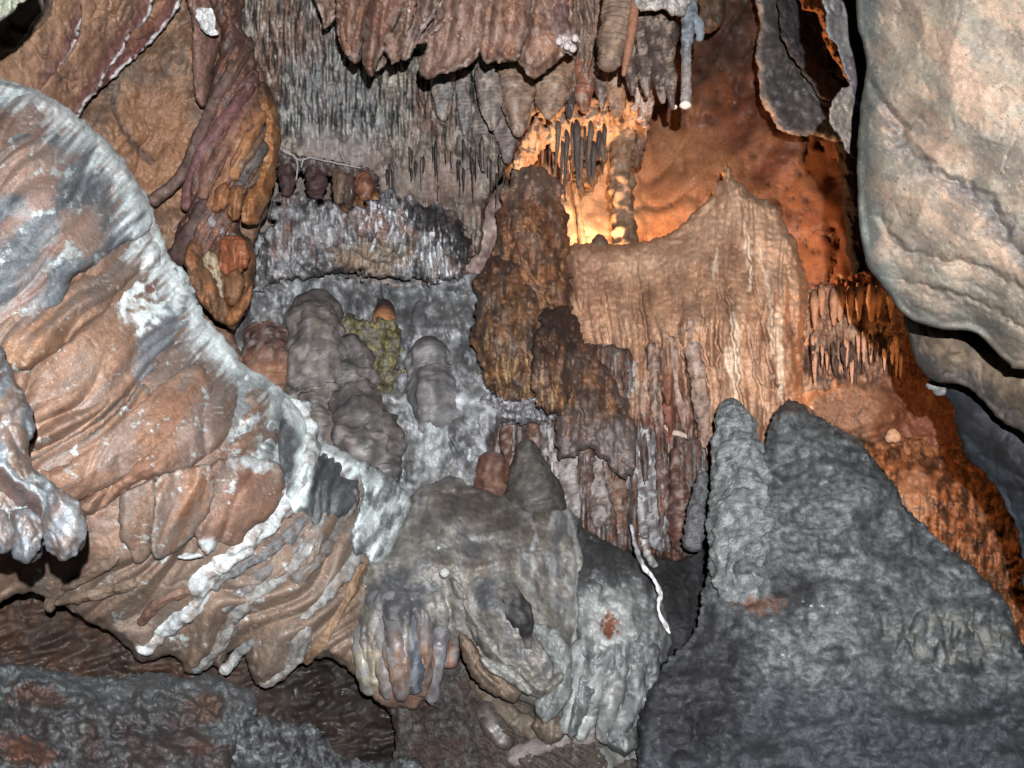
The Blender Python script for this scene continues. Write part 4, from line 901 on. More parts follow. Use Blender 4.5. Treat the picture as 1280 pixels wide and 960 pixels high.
bundle = relief("twisted_flowstone", [(292, -90), (300, 20), (318, 66), (326, 110), (332, 160), (328, 205), (316, 235), (300, 262), (300, 300), (270, 330), (238, 340), (216, 306), (232, 262), (236, 220), (240, 180), (256, 140), (262, 100), (276, 50), (262, 0), (250, -90)],
       [(290, 0, 3.62), (260, 200, 3.5), (320, 200, 3.55), (260, 320, 3.45)],
       lambda g: (lambda uv: 20 * lobes(uv[0], uv[1], 12, 95, 4, .25, .62)[0] + 7 * np.abs(p2(uv[0] / 6, uv[1] / 60, 9)) * 2 + 3 * billow(g.x / 10, g.y / 10, 6, 3) + 18 * ss(0, 34, g.s))(rot(g.x + (g.y - 120) * .0012 * (g.x - 290), g.y, 32)),
       lambda g: mott(g, C(136, 92, 78), [(C(164, 110, 78), 22, .1, .6), (C(96, 66, 60), 12, .1, .6), (C(120, 112, 112), 14, .35, .6)]),
       "twisted maroon-brown bundle of flowstone ropes on the upper left wall", "flowstone", edge=(20, 26), step=1.6, mat='damp', thick=.3)
ropes = [([(312, 50), (290, 90), (266, 134), (246, 180), (232, 212), (210, 236), (186, 254)], 7, C(122, 92, 82)), ([(318, 90), (296, 130), (270, 168), (250, 200), (236, 240), (236, 262)], 7, C(134, 88, 86)),
         ([(322, 110), (300, 150), (282, 184), (262, 215), (252, 250)], 6, C(150, 104, 84)), ([(326, 120), (306, 160), (290, 196), (280, 226), (262, 262)], 7, C(166, 112, 76)), ([(328, 140), (312, 170), (296, 205), (290, 225)], 6, C(178, 118, 70)),
         ([(330, 160), (316, 184), (300, 205), (294, 222)], 5, C(150, 116, 90)), ([(330, 180), (318, 200), (306, 216), (297, 236)], 6, C(112, 104, 98)), ([(328, 205), (318, 222), (306, 232)], 5, C(134, 110, 84)), ([(262, 250), (246, 280), (228, 310), (214, 330)], 11, C(104, 76, 70)),
         ([(252, 250), (262, 274), (276, 288), (296, 298)], 3.5, C(150, 142, 142))]
for pts, r, cc in ropes:
    tube("rope", emb(bundle, [(x, y, r * (1.25 - .3 * i / len(pts))) for i, (x, y) in enumerate(pts)], .9, .3), lambda g, cc=cc: mott(g, cc, [(cc * .6, 10, .1, .6), (np.clip(cc * 1.3, 0, .8), 8, .25, .6)]), parent=bundle, noise=(.3, 14), rib=(.6, 9), flute=(1.2, 6), seg=20, step=2)
rt = relief("ochre_drapery", [(322, 104), (334, 106), (344, 124), (350, 160), (350, 190), (345, 216), (340, 240), (332, 262), (320, 278), (304, 276), (300, 262), (312, 236), (326, 205), (330, 160), (324, 130)], [(335, 110, 3.62), (320, 270, 3.5)],
       lambda g: 14 * ss(0, 16, g.s) + 6 * lobes(g.x, g.y, 16, 34, 3, .1, .65)[0] + 1.6 * fbm(g.x / 6, g.y / 6, 2, 2), lambda g: mix(mott(g, C(178, 114, 58), [(C(140, 78, 40), 14, .15, .7), (C(190, 146, 98), 16, .2, .5)]), C(72, 52, 46), (1 - ss(112, 140, g.y)) * .8),
       "ochre tongue of drapery right of the twisted maroon bundle", "drapery", edge=(12, 14), step=1.6, thick=.15)
ld = relief("hanging_drapery", [(236, 300), (262, 290), (290, 286), (310, 296), (320, 330), (314, 372), (300, 400), (290, 411), (276, 405), (262, 392), (246, 372), (232, 340)], [(270, 290, 3.5), (285, 400, 3.42)],
       lambda g: 14 * ss(0, 22, g.s) + 13 * lobes(g.x, g.y, 17, 60, 13, .1, .62)[0] + 1.8 * billow(g.x / 8, g.y / 8, 2, 2), lambda g: mott(g, C(140, 96, 60), [(C(176, 110, 60), 18, .1, .7), (C(92, 64, 50), 14, .1, .6)]),
       "brown lobed drapery hanging just above the white crest of the left mound", "drapery", edge=(12, 14), step=1.6, thick=.2)
for poly, d, cc in (([(260, 312), (272, 322), (278, 350), (282, 385), (270, 394), (254, 376), (246, 345), (250, 320)], 3.38, C(176, 156, 126)), ([(282, 345), (296, 335), (306, 350), (300, 374), (286, 384), (280, 370)], 3.34, C(144, 96, 56)),
                    ([(275, 300), (296, 294), (312, 312), (308, 335), (290, 345), (276, 338)], 3.37, C(168, 94, 52)), ([(288, 386), (304, 366), (316, 356), (312, 380), (298, 402), (286, 408), (280, 398)], 3.36, C(168, 106, 54)),
                    ([(286, 236), (300, 232), (305, 246), (300, 270), (290, 276), (284, 262)], 3.36, C(158, 104, 60)), ([(268, 238), (284, 228), (288, 250), (274, 266), (264, 262)], 3.37, C(166, 106, 62))):
    lobe_part("lobe", poly, d, cc, ld, er=10, ew=9)
relief("corner_rock", [(-60, -60), (40, -60), (34, -2), (22, 8), (12, 20), (0, 28), (-60, 50)], 2.2, lambda g: 6 * billow(g.x / 20, g.y / 20, 3, 3), lambda g: mott(g, C(190, 194, 170), [(C(130, 130, 110), 10, .1, .6)]),
       "small pale knob of rock in the extreme top left corner", "rock", edge=(12, 14), fan=True, mat='damp')

# ================================================================== LEFT WHITE-CRUSTED MOUND
def crust(g, c, seed, amt=.5, col=C(224, 236, 236)):
    v = veins(g, 46, .20, seed) * .7; v2 = veins(g, 17, .22, seed + 5) * .4
    n = ss(.15 + (1 - amt) * .65, .55 + (1 - amt) * .65, fbm(g.x / 34, g.y / 34, seed + 9, 6, .7))
    sp = ss(.5, .8, fbm(g.x / 5 + 2 * p2(g.x / 12, g.y / 12, 3), g.y / 3.5, seed + 3, 4)) * ss(.1, .5, fbm(g.x / 50, g.y / 50, seed + 4, 3)) * .7
    return mix(c, col, np.clip(np.maximum(np.maximum(v * n * 1.6, v2 * n), np.maximum(n * .85, sp)), 0, 1))
KL = .93
def h_mound(sd, deg=44, fw=36, fa=9):
    def h(g):
        u, v = rot(g.x, g.y, deg)
        return 26 * ss(0, 90, g.s) + 14 * fbm(g.x / 110, g.y / 110, sd, 2) + fa * 2.0 * billow(u / fw + 1.3 * p2(g.x / 110, g.y / 110, sd + 6), v / (fw * 7), sd + 2, 1) + 0.8 * fbm(g.x / 20, g.y / 24, sd + 3, 3)
    return h
RIM = [(-90, 70), (-30, 92), (0, 99), (30, 106), (55, 116), (80, 132), (108, 153), (130, 172), (152, 195), (172, 225), (188, 252), (200, 290), (214, 322), (234, 342), (246, 372), (256, 395), (286, 428), (306, 455), (330, 470), (360, 492), (386, 520), (400, 548), (430, 566), (462, 582), (492, 604), (513, 630)]
def nearrim(g, w):
    r = np.zeros(g.x.shape); p = catmull(RIM, 3, False); d = np.full(g.x.shape, 1e9)
    for i in range(len(p) - 1):
        ax, ay = p[i]; ex, ey = p[i + 1] - p[i]; t = np.clip(((g.x - ax) * ex + (g.y - ay) * ey) / (ex * ex + ey * ey + 1e-9), 0, 1)
        d = np.minimum(d, np.hypot(g.x - ax - t * ex, g.y - ay - t * ey))
    u, v = rot(g.x, g.y, 44)
    hi = ss(230, 320, g.y)
    w = w * (.62 + .3 * ss(-.2, .3, fbm(g.x / 60, g.y / 60, 5, 2)))
    return (1 - ss(0, w * 1.1, d + w * .6 * fbm(u / 7, v / 50, 6, 4) - 4)) * (.62 + .38 * hi)
def c_m0(g):
    u, v = rot(g.x, g.y, 34)
    c = mott(g, C(196, 150, 120), [(C(206, 158, 128), 40, .1, .6), (C(150, 104, 82), 26, .15, .6), (C(170, 150, 140), 50, .15, .6)], 3)
    c = mix(c, C(172, 150, 130), ss(640, 700, g.y + .3 * g.x - 60) * .6)
    c = mix(c, C(150, 158, 166), nearrim(g, 120) * .55)
    c = mix(c, FROST, nearrim(g, 50))
    c = mix(c, C(176, 186, 190), blob(g.x, g.y, 330, 540, 46, 80, -30, 3, .7) * .8)
    c = mix(c, C(228, 236, 236), blob(g.x, g.y, 330, 555, 34, 40, -30, 8, 1.2) * ss(-.2, .2, fbm(g.x / 7, g.y / 7, 5, 4)))
    return crust(g, c, 8, .1)
md = relief("white_crusted_mound", RIM + [(503, 668), (486, 700), (470, 740), (468, 790), (490, 850), (520, 884), (492, 884), (468, 872), (448, 850), (424, 828), (400, 822), (372, 832), (352, 848), (324, 858), (308, 826), (306, 808), (284, 818), (276, 836), (258, 828), (236, 842), (218, 820), (176, 826), (150, 800), (100, 770), (40, 740), (-90, 720)],
       [(-60, 90, 2.75), (-60, 400, 2.35), (-60, 700, 2.45), (100, 150, 2.8), (180, 250, 2.9), (100, 450, 2.45), (250, 400, 2.95), (250, 600, 2.6), (390, 540, 3.1), (500, 630, 3.3), (420, 760, 3.0), (200, 780, 2.85), (500, 860, 3.05), (330, 840, 2.95)],
       h_mound(5), c_m0, "great orange-brown flowstone mound with a frosted white crest on the left", "flowstone", edge=(40, 44), step=1.8, mat='damp', thick=.5, k=KL, jag=(2.5, 14), ani=(44, 2.6), micro=.4)
MD = o_depth[md.name]
def md_at(x, y): return float(MD[1][np.argmin((MD[0].x - x) ** 2 + (MD[0].y - y) ** 2)])
def mlobe(poly, off, colf, name="lobe", deg=44, ew=34, er=30, sd=1, thick=.16, fa=7, fw=30, mat='damp', jag=(2, 12)):
    pts = []
    for x, y in poly[::max(1, len(poly) // 7)]: pts.append((x, y, md_at(min(max(x, -80), 500), y) - off))
    cx = np.mean([p[0] for p in poly]); cy = np.mean([p[1] for p in poly]); pts.append((cx, cy, md_at(cx, cy) - off - .02))
    return relief(name, poly, pts, h_mound(sd, deg, fw, fa), colf, parent=md, edge=(ew, er), step=1.7, mat=mat, thick=thick, k=KL * .98, ani=(deg, 2.6), refd=float(np.median(MD[1])), jag=jag, micro=.22)
def c_orange(sd, crustamt=.1, lip=None, a=C(198, 150, 120)):
    def c(g):
        k = mott(g, a, [(C(212, 166, 136), 30, .1, .6), (C(164, 122, 98), 22, .2, .5), (C(176, 160, 152), 60, .15, .6)], sd)
        k = mix(k, C(150, 150, 156), ss(150, 260, g.x + .2 * g.y - 80 * 0) * 0)
        k = mix(k, C(156, 158, 162), nearrim(g, 120) * .45)
        k = mix(k, FROST, nearrim(g, 48))
        if lip is not None: k = mix(k, lip, (1 - ss(2, 8, g.s)) * ss(-.3, .1, fbm(g.x / 16, g.y / 16, 5, 3)))
        return crust(g, k, sd, crustamt)
    return c
mlobe([(190, 300), (200, 330), (172, 345), (150, 368), (137, 391), (120, 402), (94, 420), (75, 437), (47, 456), (19, 467), (-80, 470), (-80, 380), (40, 380), (120, 320)], .035, c_orange(4, .1, a=C(200, 148, 110)), sd=4)
mlobe([(225, 335), (246, 372), (247, 392), (238, 410), (210, 440), (184, 472), (156, 500), (125, 528), (103, 544), (70, 562), (40, 578), (-70, 600), (-80, 450), (50, 440), (130, 380), (190, 335)], .015,
      lambda g: mix(mix(c_orange(6, .12, C(150, 152, 150))(g), C(168, 178, 190), blob(g.x, g.y, 210, 420, 30, 60, 30, 3, .6) * .8), FROST, np.maximum(blob(g.x, g.y, 190, 370, 34, 40, 25, 5, .9), blob(g.x, g.y, 235, 368, 22, 30, 0, 6, .8)) * ss(-.5, .25, fbm(g.x / 15, g.y / 15, 5, 5))), sd=7, er=20)
mlobe([(178, 480), (190, 500), (180, 520), (150, 550), (110, 580), (70, 600), (48, 600), (60, 580), (105, 548), (150, 510)], .01, c_orange(5, .1, C(170, 160, 150)), "thin_lip", sd=3, ew=7, er=7, thick=.08)
mlobe([(286, 436), (300, 470), (299, 505), (292, 535), (280, 558), (255, 574), (231, 587), (205, 596), (190, 600), (160, 613), (134, 633), (109, 646), (90, 640), (110, 610), (160, 580), (210, 530), (245, 470)], .03, c_orange(9, .08, a=C(192, 136, 104)), sd=9, deg=40, fw=44, fa=7)
mlobe([(240, 455), (262, 470), (262, 500), (230, 540), (190, 570), (150, 600), (100, 625), (40, 640), (-80, 650), (-80, 590), (60, 588), (130, 545), (190, 490)], .045, c_orange(11, .08, a=C(202, 146, 112)), sd=10, deg=44, fw=40, fa=7, er=16)
mlobe([(300, 455), (318, 470), (345, 500), (352, 540), (345, 575), (330, 600), (300, 590), (282, 562), (296, 520), (298, 480)], .01, lambda g: crust(g, c_orange(12, .5)(g), 33, .75), sd=12)
# hanging tongues under the lobes
mlobe([(150, 622), (170, 608), (195, 600), (196, 650), (188, 690), (176, 706), (166, 700), (158, 682), (150, 672)], .04, c_orange(13, .1, a=C(172, 142, 122)), "tongue", sd=13, ew=9, er=11, deg=14, fw=26, fa=3)
mlobe([(196, 600), (225, 588), (262, 580), (268, 610), (258, 646), (236, 676), (204, 698), (190, 694), (188, 670), (192, 640)], .06, c_orange(14, .05, C(206, 190, 176), a=C(196, 138, 98)), "tongue", sd=14, ew=10, er=12, deg=24, fw=30, fa=4)
mlobe([(262, 582), (300, 570), (340, 575), (356, 590), (352, 620), (336, 648), (310, 664), (304, 678), (288, 682), (274, 676), (268, 688), (254, 692), (246, 672), (240, 662), (262, 630)], .05,
      lambda g: mix(c_orange(15, .1, a=C(190, 136, 108))(g), C(230, 236, 236), np.maximum(blob(g.x, g.y, 264, 684, 16, 10, 30, 3, .5), blob(g.x, g.y, 318, 575, 26, 12, 10, 3, 1.0))), "tongue", sd=15, ew=10, er=14, deg=30, fw=34, fa=5)
mlobe([(220, 696), (238, 690), (256, 694), (240, 700), (228, 700)], .05, lambda g: np.broadcast_to(C(226, 230, 228), (len(g.x), 3)), "calcite_lip", sd=15, ew=4, er=5, thick=.05)
# grey folded shoulder and white apron
mlobe([(352, 500), (372, 506), (396, 532), (404, 552), (438, 568), (452, 590), (452, 620), (440, 644), (414, 650), (396, 660), (380, 640), (366, 640), (352, 600), (346, 550)], .03,
      lambda g: mix(mott(g, C(124, 130, 134), [(C(160, 164, 166), 16, .1, .6), (C(96, 96, 100), 12, .1, .6)], 3), FROST, np.maximum(line(g.x, g.y, [(360, 500), (380, 540), (380, 590), (366, 640)], 15, wob=6), nearrim(g, 14) * .8)), "grey_shoulder", deg=30, sd=17, fw=26, fa=6)
mlobe([(444, 575), (470, 584), (496, 602), (515, 630), (502, 660), (492, 690), (480, 702), (464, 706), (455, 692), (444, 694), (438, 676), (444, 650), (454, 615)], .05,
      lambda g: crust(g, mott(g, C(200, 206, 206), [(C(124, 128, 134), 12, .1, .7), (FROST, 14, .1, .7)], 3), 40, .8), "white_apron", deg=26, sd=18, fw=22, fa=6, ew=12, er=14)
# root-like calcite ropes
def rope(pts, r, cc, name="calcite_rope", taper=.35, off=.035):
    n = len(pts)
    return tube(name, emb(md, [(x, y, 1.3 * r * (1 - taper * i / (n - 1))) for i, (x, y) in enumerate(pts)], .8, .45),
         lambda g, cc=cc: mott(g, cc, [(cc * .6, 10, .15, .7), (np.clip(cc * 1.25, 0, .85), 7, .1, .6), (C(170, 130, 104), 16, .3, .6)]), parent=md, noise=(.5, 15), rib=(.6, 11), flute=(1.8, 6), seg=26, step=2, k=KL, refd=float(np.median(MD[1])), mat='damp')
rope([(362, 500), (378, 545), (374, 590), (357, 625), (328, 654), (297, 685), (266, 707), (251, 724), (250, 745), (234, 762), (203, 786), (172, 814)], 13, C(222, 230, 230) * 1.15)
rope([(402, 640), (388, 680), (372, 700), (344, 725), (312, 747), (294, 766), (286, 788), (268, 812), (242, 838)], 8.5, C(182, 182, 178))
rope([(470, 664), (440, 700), (414, 730), (392, 760), (378, 790), (372, 812), (356, 838), (326, 855)], 9, C(188, 186, 182))
rope([(420, 600), (400, 630), (375, 655), (344, 680), (312, 700), (285, 716), (262, 734)], 8, C(150, 150, 152), "grey_rope")
rope([(400, 655), (370, 682), (330, 716), (300, 742), (274, 764)], 7, C(152, 146, 144), "grey_rope")
rope([(440, 610), (428, 650), (410, 680), (390, 706), (366, 730)], 8, C(158, 150, 144), "grey_rope")
rope([(456, 690), (440, 730), (420, 770), (400, 805), (380, 828)], 6, C(190, 150, 112), "ochre_rope")
rope([(478, 700), (472, 740), (470, 780), (480, 830)], 6, C(188, 180, 166), "pale_rope")
rope([(180, 722), (140, 735), (100, 745), (70, 752)], 6, C(162, 136, 112), "brown_fold")
rope([(150, 690), (120, 710), (90, 728), (66, 748), (62, 764)], 6, C(166, 140, 118), "brown_fold")
rope([(240, 735), (200, 752), (175, 780)], 5, C(164, 120, 98), "brown_fold")
rope([(330, 800), (300, 812), (285, 836), (276, 832)], 5, C(196, 196, 194), "calcite_lip")
# frontmost top shoulder of the mound
sh = mlobe([(-90, 76), (-30, 95), (0, 101), (30, 108), (55, 118), (80, 134), (108, 155), (130, 175), (152, 199), (172, 230), (186, 258), (190, 282), (172, 298), (153, 306), (135, 318), (119, 331), (100, 342), (90, 350), (84, 369), (74, 383), (62, 391), (44, 402), (25, 403), (5, 412), (-80, 430)], .05,
      lambda g: crust(g, mix(mix(mott(g, C(146, 154, 160), [(C(120, 126, 136), 40, .0, .6), (C(206, 160, 138), 42, .15, .75), (C(178, 186, 190), 20, .1, .6)], 6), C(208, 166, 140), np.maximum(blob(g.x, g.y, 30, 210, 44, 34, 0, 4, .5), blob(g.x, g.y, 100, 290, 26, 30, 0, 8, .5)) * .7), FROST, nearrim(g, 52)), 21, .35), "top_shoulder", sd=20, er=26, ew=22)

# nearest cluster at the left edge
cl = relief("near_flowstone", [(-90, 420), (0, 432), (10, 448), (22, 480), (34, 500), (44, 530), (42, 548), (36, 556), (40, 580), (60, 600), (86, 618), (104, 636), (109, 656), (104, 680), (92, 694), (76, 700), (64, 692), (56, 680), (50, 696), (36, 705), (22, 700), (16, 690), (4, 690), (-90, 680)],
       [(-60, 440, 1.95), (20, 480, 2.0), (90, 660, 1.95), (-60, 660, 1.8)],
       lambda g: 22 * ss(0, 30, g.s) + 16 * billow(g.x / 44, g.y / 60, 5, 2) + 3 * fbm(g.x / 12, g.y / 12, 3, 4),
       lambda g: crust(g, mott(g, C(176, 188, 198), [(C(196, 156, 130), 40, -.1, .9), (C(150, 152, 166), 24, .2, .5)], 5), 3, .5), "nearest blue-white knobbly flowstone cluster at the left edge", "flowstone", edge=(18, 26), mat='satin', thick=.3, k=1.0, fan=True)
relief("lip", [(-70, 560), (0, 574), (14, 580), (22, 592), (44, 606), (60, 622), (64, 645), (54, 662), (46, 680), (36, 690), (24, 690), (14, 682), (8, 688), (-10, 680), (-80, 660)], [(-60, 600, 1.84), (50, 640, 1.86)],
       lambda g: 16 * ss(0, 8, g.s) - 14 * ss(6, 26, g.s) * 1 + 9 * fbm(g.x / 26, g.y / 40, 5, 3), lambda g: mix(mott(g, C(190, 150, 136), [(C(150, 140, 150), 20, .1, .6)], 5), C(206, 218, 226), 1 - ss(5, 12, g.s)), parent=cl, edge=(9, 12), mat='satin', thick=.15)
for poly in ([(54, 640), (70, 610), (92, 622), (106, 640), (109, 658), (104, 680), (92, 695), (78, 701), (64, 693), (54, 672)], [(14, 640), (34, 634), (50, 650), (52, 676), (44, 698), (32, 706), (20, 698), (14, 684)], [(-40, 640), (0, 636), (14, 650), (20, 672), (14, 688), (2, 692), (-20, 686)]):
    relief("knob", poly, 1.80, lambda g: 22 * ss(0, 18, g.s) + 3 * fbm(g.x / 14, g.y / 14, 3, 3), lambda g: mott(g, C(200, 206, 212), [(C(160, 162, 176), 18, .05, .6), (C(188, 160, 146), 22, .0, .8)]), parent=cl, edge=(14, 18), mat='satin', thick=.15, step=1.7)

# ================================================================== under the mound
relief("brown_recess", [(-90, 690), (60, 700), (160, 730), (260, 790), (420, 810), (520, 860), (560, 1100), (-90, 1100)], [(-60, 700, 3.0), (200, 760, 3.15), (500, 850, 3.4), (0, 900, 3.0), (500, 1000, 3.2)],
       lambda g: (lambda uv: 20 * billow(uv[0] / 90, uv[1] / 30, 4, 2) + 16 * fbm(g.x / 70, g.y / 50, 3, 3) + 1.5 * fbm(g.x / 6, g.y / 6, 3, 2))(rot(g.x, g.y, -14)),
       lambda g: mix(mott(g, C(108, 84, 70), [(C(84, 62, 50), 30, .0, .6), (C(126, 86, 62), 40, .2, .6)], 3), C(62, 56, 54), ss(300, 380, g.x + .2 * (g.y - 840)) * .7), "dark brown hollow wall under the left mound", "rock", edge=(20, 20), mat='dry', thick=.4, k=.8, micro=.5)
def h_pop(g):
    f1, f2, i = worley(g.x / 21 + .5 * p2(g.x / 14, g.y / 14, 2), g.y / 17, 4); a, b, _ = worley(g.x / 8.5, g.y / 8, 9)
    return 30 * fbm(g.x / 80, g.y / 60, 3, 4) + 30 * (1 - f1) ** 1 * ss(-.3, .3, fbm(g.x / 40, g.y / 40, 7, 2)) + 8 * (1 - a) + 1.2 * fbm(g.x / 5, g.y / 5, 3, 3) + 20 * ss(0, 60, g.s)
def c_pop(g):
    g.ani = (0, 1.0); c = mott(g, C(118, 116, 118), [(C(84, 76, 80), 30, .0, .8), (C(154, 156, 156), 14, .2, .6), (C(110, 80, 72), 60, .15, .6)], 4)
    c = mix(c, C(140, 148, 152), (1 - ss(6, 60, g.s + 22 * p2(g.x / 40, g.y / 30, 3))) * (g.y < 930) * .7)
    for x, y, a, b, s in ((45, 868, 34, 14, 3), (258, 884, 26, 16, 4), (32, 938, 34, 14, 6), (250, 935, 12, 10, 7)):
        c = mix(c, C(138, 96, 76) if s != 6 else C(160, 96, 56), blob(g.x, g.y, x, y, a, b, 10, s, .9) * .8)
    return c
relief("rough_boulder", [(-90, 822), (0, 830), (50, 832), (90, 842), (130, 846), (165, 842), (195, 841), (230, 846), (262, 843), (292, 852), (312, 862), (322, 876), (321, 890), (312, 902), (300, 915), (290, 960), (290, 1090), (-90, 1090)],
       [(-60, 830, 2.4), (300, 870, 2.55), (0, 1000, 2.0), (280, 1000, 2.2)], h_pop, c_pop, "rough grey boulder filling the bottom left corner", "rock", edge=(22, 26), mat='rough', thick=.4, step=1.7, jag=(4, 10))
relief("rough_boulder", [(290, 918), (312, 898), (330, 893), (350, 900), (372, 904), (392, 908), (410, 925), (420, 940), (450, 952), (500, 950), (530, 960), (540, 1090), (280, 1090)],
       [(300, 910, 2.5), (500, 960, 2.7), (350, 1030, 2.3)], h_pop, lambda g: mott(g, C(120, 122, 126), [(C(70, 68, 74), 12, .0, .8), (C(160, 164, 166), 8, .2, .7)], 4), "lower knobbly grey boulder at the bottom edge, right of the corner boulder", "rock", edge=(14, 18), mat='rough', thick=.4, step=1.7, jag=(4, 9))
kb = relief("knobbly_base", [(486, 880), (520, 872), (540, 850), (556, 828), (580, 822), (640, 850), (700, 880), (760, 900), (800, 930), (820, 1090), (500, 1090), (494, 930)],
       [(500, 880, 3.1), (560, 850, 3.15), (780, 920, 3.1), (650, 1050, 2.8)],
       lambda g: 16 * fbm(g.x / 60, g.y / 50, 3, 3) + (1 - ss(560, 640, g.x)) * 9 * (1 - worley(g.x / 9, g.y / 9, 3)[0]) + ss(570, 640, g.x) * 12 * billow(rot(g.x, g.y, -62)[0] / 12, rot(g.x, g.y, -62)[1] / 70, 4, 2) + 3 * fbm(g.x / 5, g.y / 5, 3, 3),
       lambda g: mix(mott(g, C(94, 84, 80), [(C(130, 126, 122), 9, .1, .7), (C(104, 70, 56), 30, .1, .6)]), C(124, 108, 92), ss(580, 640, g.x) * .6), "knobbly grey-brown rock under the central grey lobes", "rock", edge=(14, 18), mat='rough', thick=.4, k=.8)
for pts, r, cc in (([(636, 950), (660, 940), (700, 926), (750, 915), (790, 905)], 9, C(150, 136, 132)), ([(590, 850), (620, 880), (650, 905), (690, 925)], 10, C(122, 104, 86)), ([(600, 880), (620, 910), (640, 935)], 9, C(104, 92, 84)), ([(740, 960), (780, 940), (810, 960)], 14, C(130, 128, 124)), ([(766, 900), (780, 925), (806, 950)], 12, C(124, 124, 122))):
    tube("flowstone_fold", emb(kb, [(x, y, r * 1.3) for x, y in pts], .7, .3), lambda g, cc=cc: mott(g, cc, [(cc * .6, 12, .1, .6)]), parent=kb, noise=(.4, 16), flute=(2, 5), seg=24, step=2.2)

# ================================================================== CENTRAL GREY LUMP
def h_lump(sd=4, fl=10, w=20, deg=0):
    def h(g):
        u, v = rot(g.x, g.y, deg)
        return 26 * ss(0, 70, g.s) + 14 * fbm(g.x / 60, g.y / 60, sd, 3) + fl * ss(740, 800, g.y) * lobes(u, v, w, 110, sd, .3, .6)[0] + 2.4 * billow(g.x / 14, g.y / 8, sd, 3) + 1.3 * fbm(g.x / 5, g.y / 5, sd, 3)
    return h
def c_lump(g):
    c = mott(g, C(156, 148, 136), [(C(182, 178, 172), 30, .0, .6), (C(116, 118, 124), 22, .1, .7), (C(120, 106, 92), 40, .2, .5)], 4)
    c = mix(c, C(96, 82, 70), np.maximum(blob(g.x, g.y, 590, 625, 70, 22, -12, 3, .5), blob(g.x, g.y, 640, 648, 40, 14, -20, 4, .5)) * .6)
    c = mix(c, C(84, 90, 100), np.maximum(np.maximum(blob(g.x, g.y, 585, 684, 46, 14, -6, 3, 1.1) * .6, blob(g.x, g.y, 500, 745, 34, 34, 0, 4, .6)), blob(g.x, g.y, 620, 745, 30, 24, 20, 3, .5)) * .7)
    c = mix(c, C(206, 212, 212), np.maximum(line(g.x, g.y, [(700, 630), (718, 670), (716, 740), (720, 800), (700, 860)], 7, wob=7, seed=4), ss(.1, .6, fbm(g.x / 12, g.y / 30, 4, 4)) * blob(g.x, g.y, 690, 690, 40, 60, 0, 3, .5)) * .6)
    c = mix(c, C(196, 124, 82), ss(795, 850, g.y + 30 * p2(g.x / 12, g.y / 30, 5)) * (1 - ss(545, 590, g.x)) * .5)
    c = mix(c, C(184, 176, 154), blob(g.x, g.y, 458, 840, 20, 34, 0, 5, .5) * .8)
    return mix(c, C(150, 146, 140), ss(640, 660, g.x) * ss(830, 860, g.y) * .6)
def hh_lump(g):
    o = h_lump()(g)
    o = o - 7 * blob(g.x, g.y, 588, 690, 50, 16, -4, 3, .3) - 12 * blob(g.x, g.y, 600, 815, 22, 46, -20, 3, .3)
    o = o + 16 * blob(g.x, g.y, 575, 600, 30, 14, 0, 3, .2) + 34 * blob(g.x, g.y, 630, 750, 50, 34, 35, 3, .1, 1.0)
    o = o - 9 * line(g.x, g.y, [(556, 730), (566, 790), (572, 830)], 6, wob=4) - 8 * line(g.x, g.y, [(716, 660), (722, 720), (716, 800), (712, 860)], 5, wob=4)
    return o + ss(730, 770, g.y) * (1 - ss(540, 570, g.x)) * 16 * lobes(g.x, g.y, 19, 110, 7, .4, .6)[0]
lump = relief("grey_mound", [(452, 700), (480, 690), (498, 650), (512, 622), (530, 606), (548, 600), (560, 596), (575, 596), (590, 604), (620, 612), (660, 620), (696, 628), (716, 644), (728, 664), (736, 700), (728, 760), (724, 820), (714, 870), (700, 906), (676, 904), (660, 880), (640, 872), (606, 850), (586, 826), (572, 800), (560, 820), (556, 836), (546, 862), (540, 882), (528, 872), (514, 884), (482, 884), (464, 872), (450, 850), (442, 800)],
       [(560, 598, 3.4), (700, 630, 3.4), (460, 700, 3.05), (500, 860, 2.95), (650, 760, 3.0), (720, 850, 3.0), (620, 860, 2.95)],
       hh_lump, c_lump, "smooth grey rounded mound in the lower centre with hanging lobes below", "flowstone", edge=(64, 58), mat='satin', thick=.4, step=1.7, jag=(4, 30), micro=.5)
def lobe2(poly, D, cc, lip=None, name="lobe", parent=lump, deg=0, w=14, er=14, ew=11, k=1.0):
    return lobe_part(name, poly, D, cc, parent, w=w, deg=deg, lip=lip, er=er, ew=ew, mat='satin')
lobe2([(574, 790), (590, 800), (610, 830), (640, 850), (654, 862), (650, 872), (640, 878), (620, 870), (600, 858), (584, 835), (576, 810)], 2.93, C(150, 126, 106), deg=-40, er=22, ew=18)
lobe2([(562, 720), (586, 742), (606, 780), (640, 820), (668, 838), (680, 850), (704, 838), (706, 852), (690, 872), (668, 872), (655, 862), (625, 840), (600, 812), (582, 780), (568, 750)], [(570, 730, 2.93), (690, 860, 2.88)], C(146, 140, 130), C(190, 192, 184), deg=-42, er=24, ew=20)
lobe2([(600, 820), (640, 836), (664, 860), (660, 868), (632, 850), (610, 838)], 2.89, C(160, 158, 150), C(196, 196, 188), deg=-42, er=8, ew=8)
lobe2([(660, 780), (700, 790), (714, 830), (716, 862), (700, 890), (680, 904), (668, 880), (684, 862), (690, 830)], 2.9, C(148, 152, 150), C(200, 202, 198), deg=14)
lobe2([(665, 905), (690, 885), (706, 910), (700, 926), (684, 930), (672, 920)], 2.97, C(140, 120, 104))
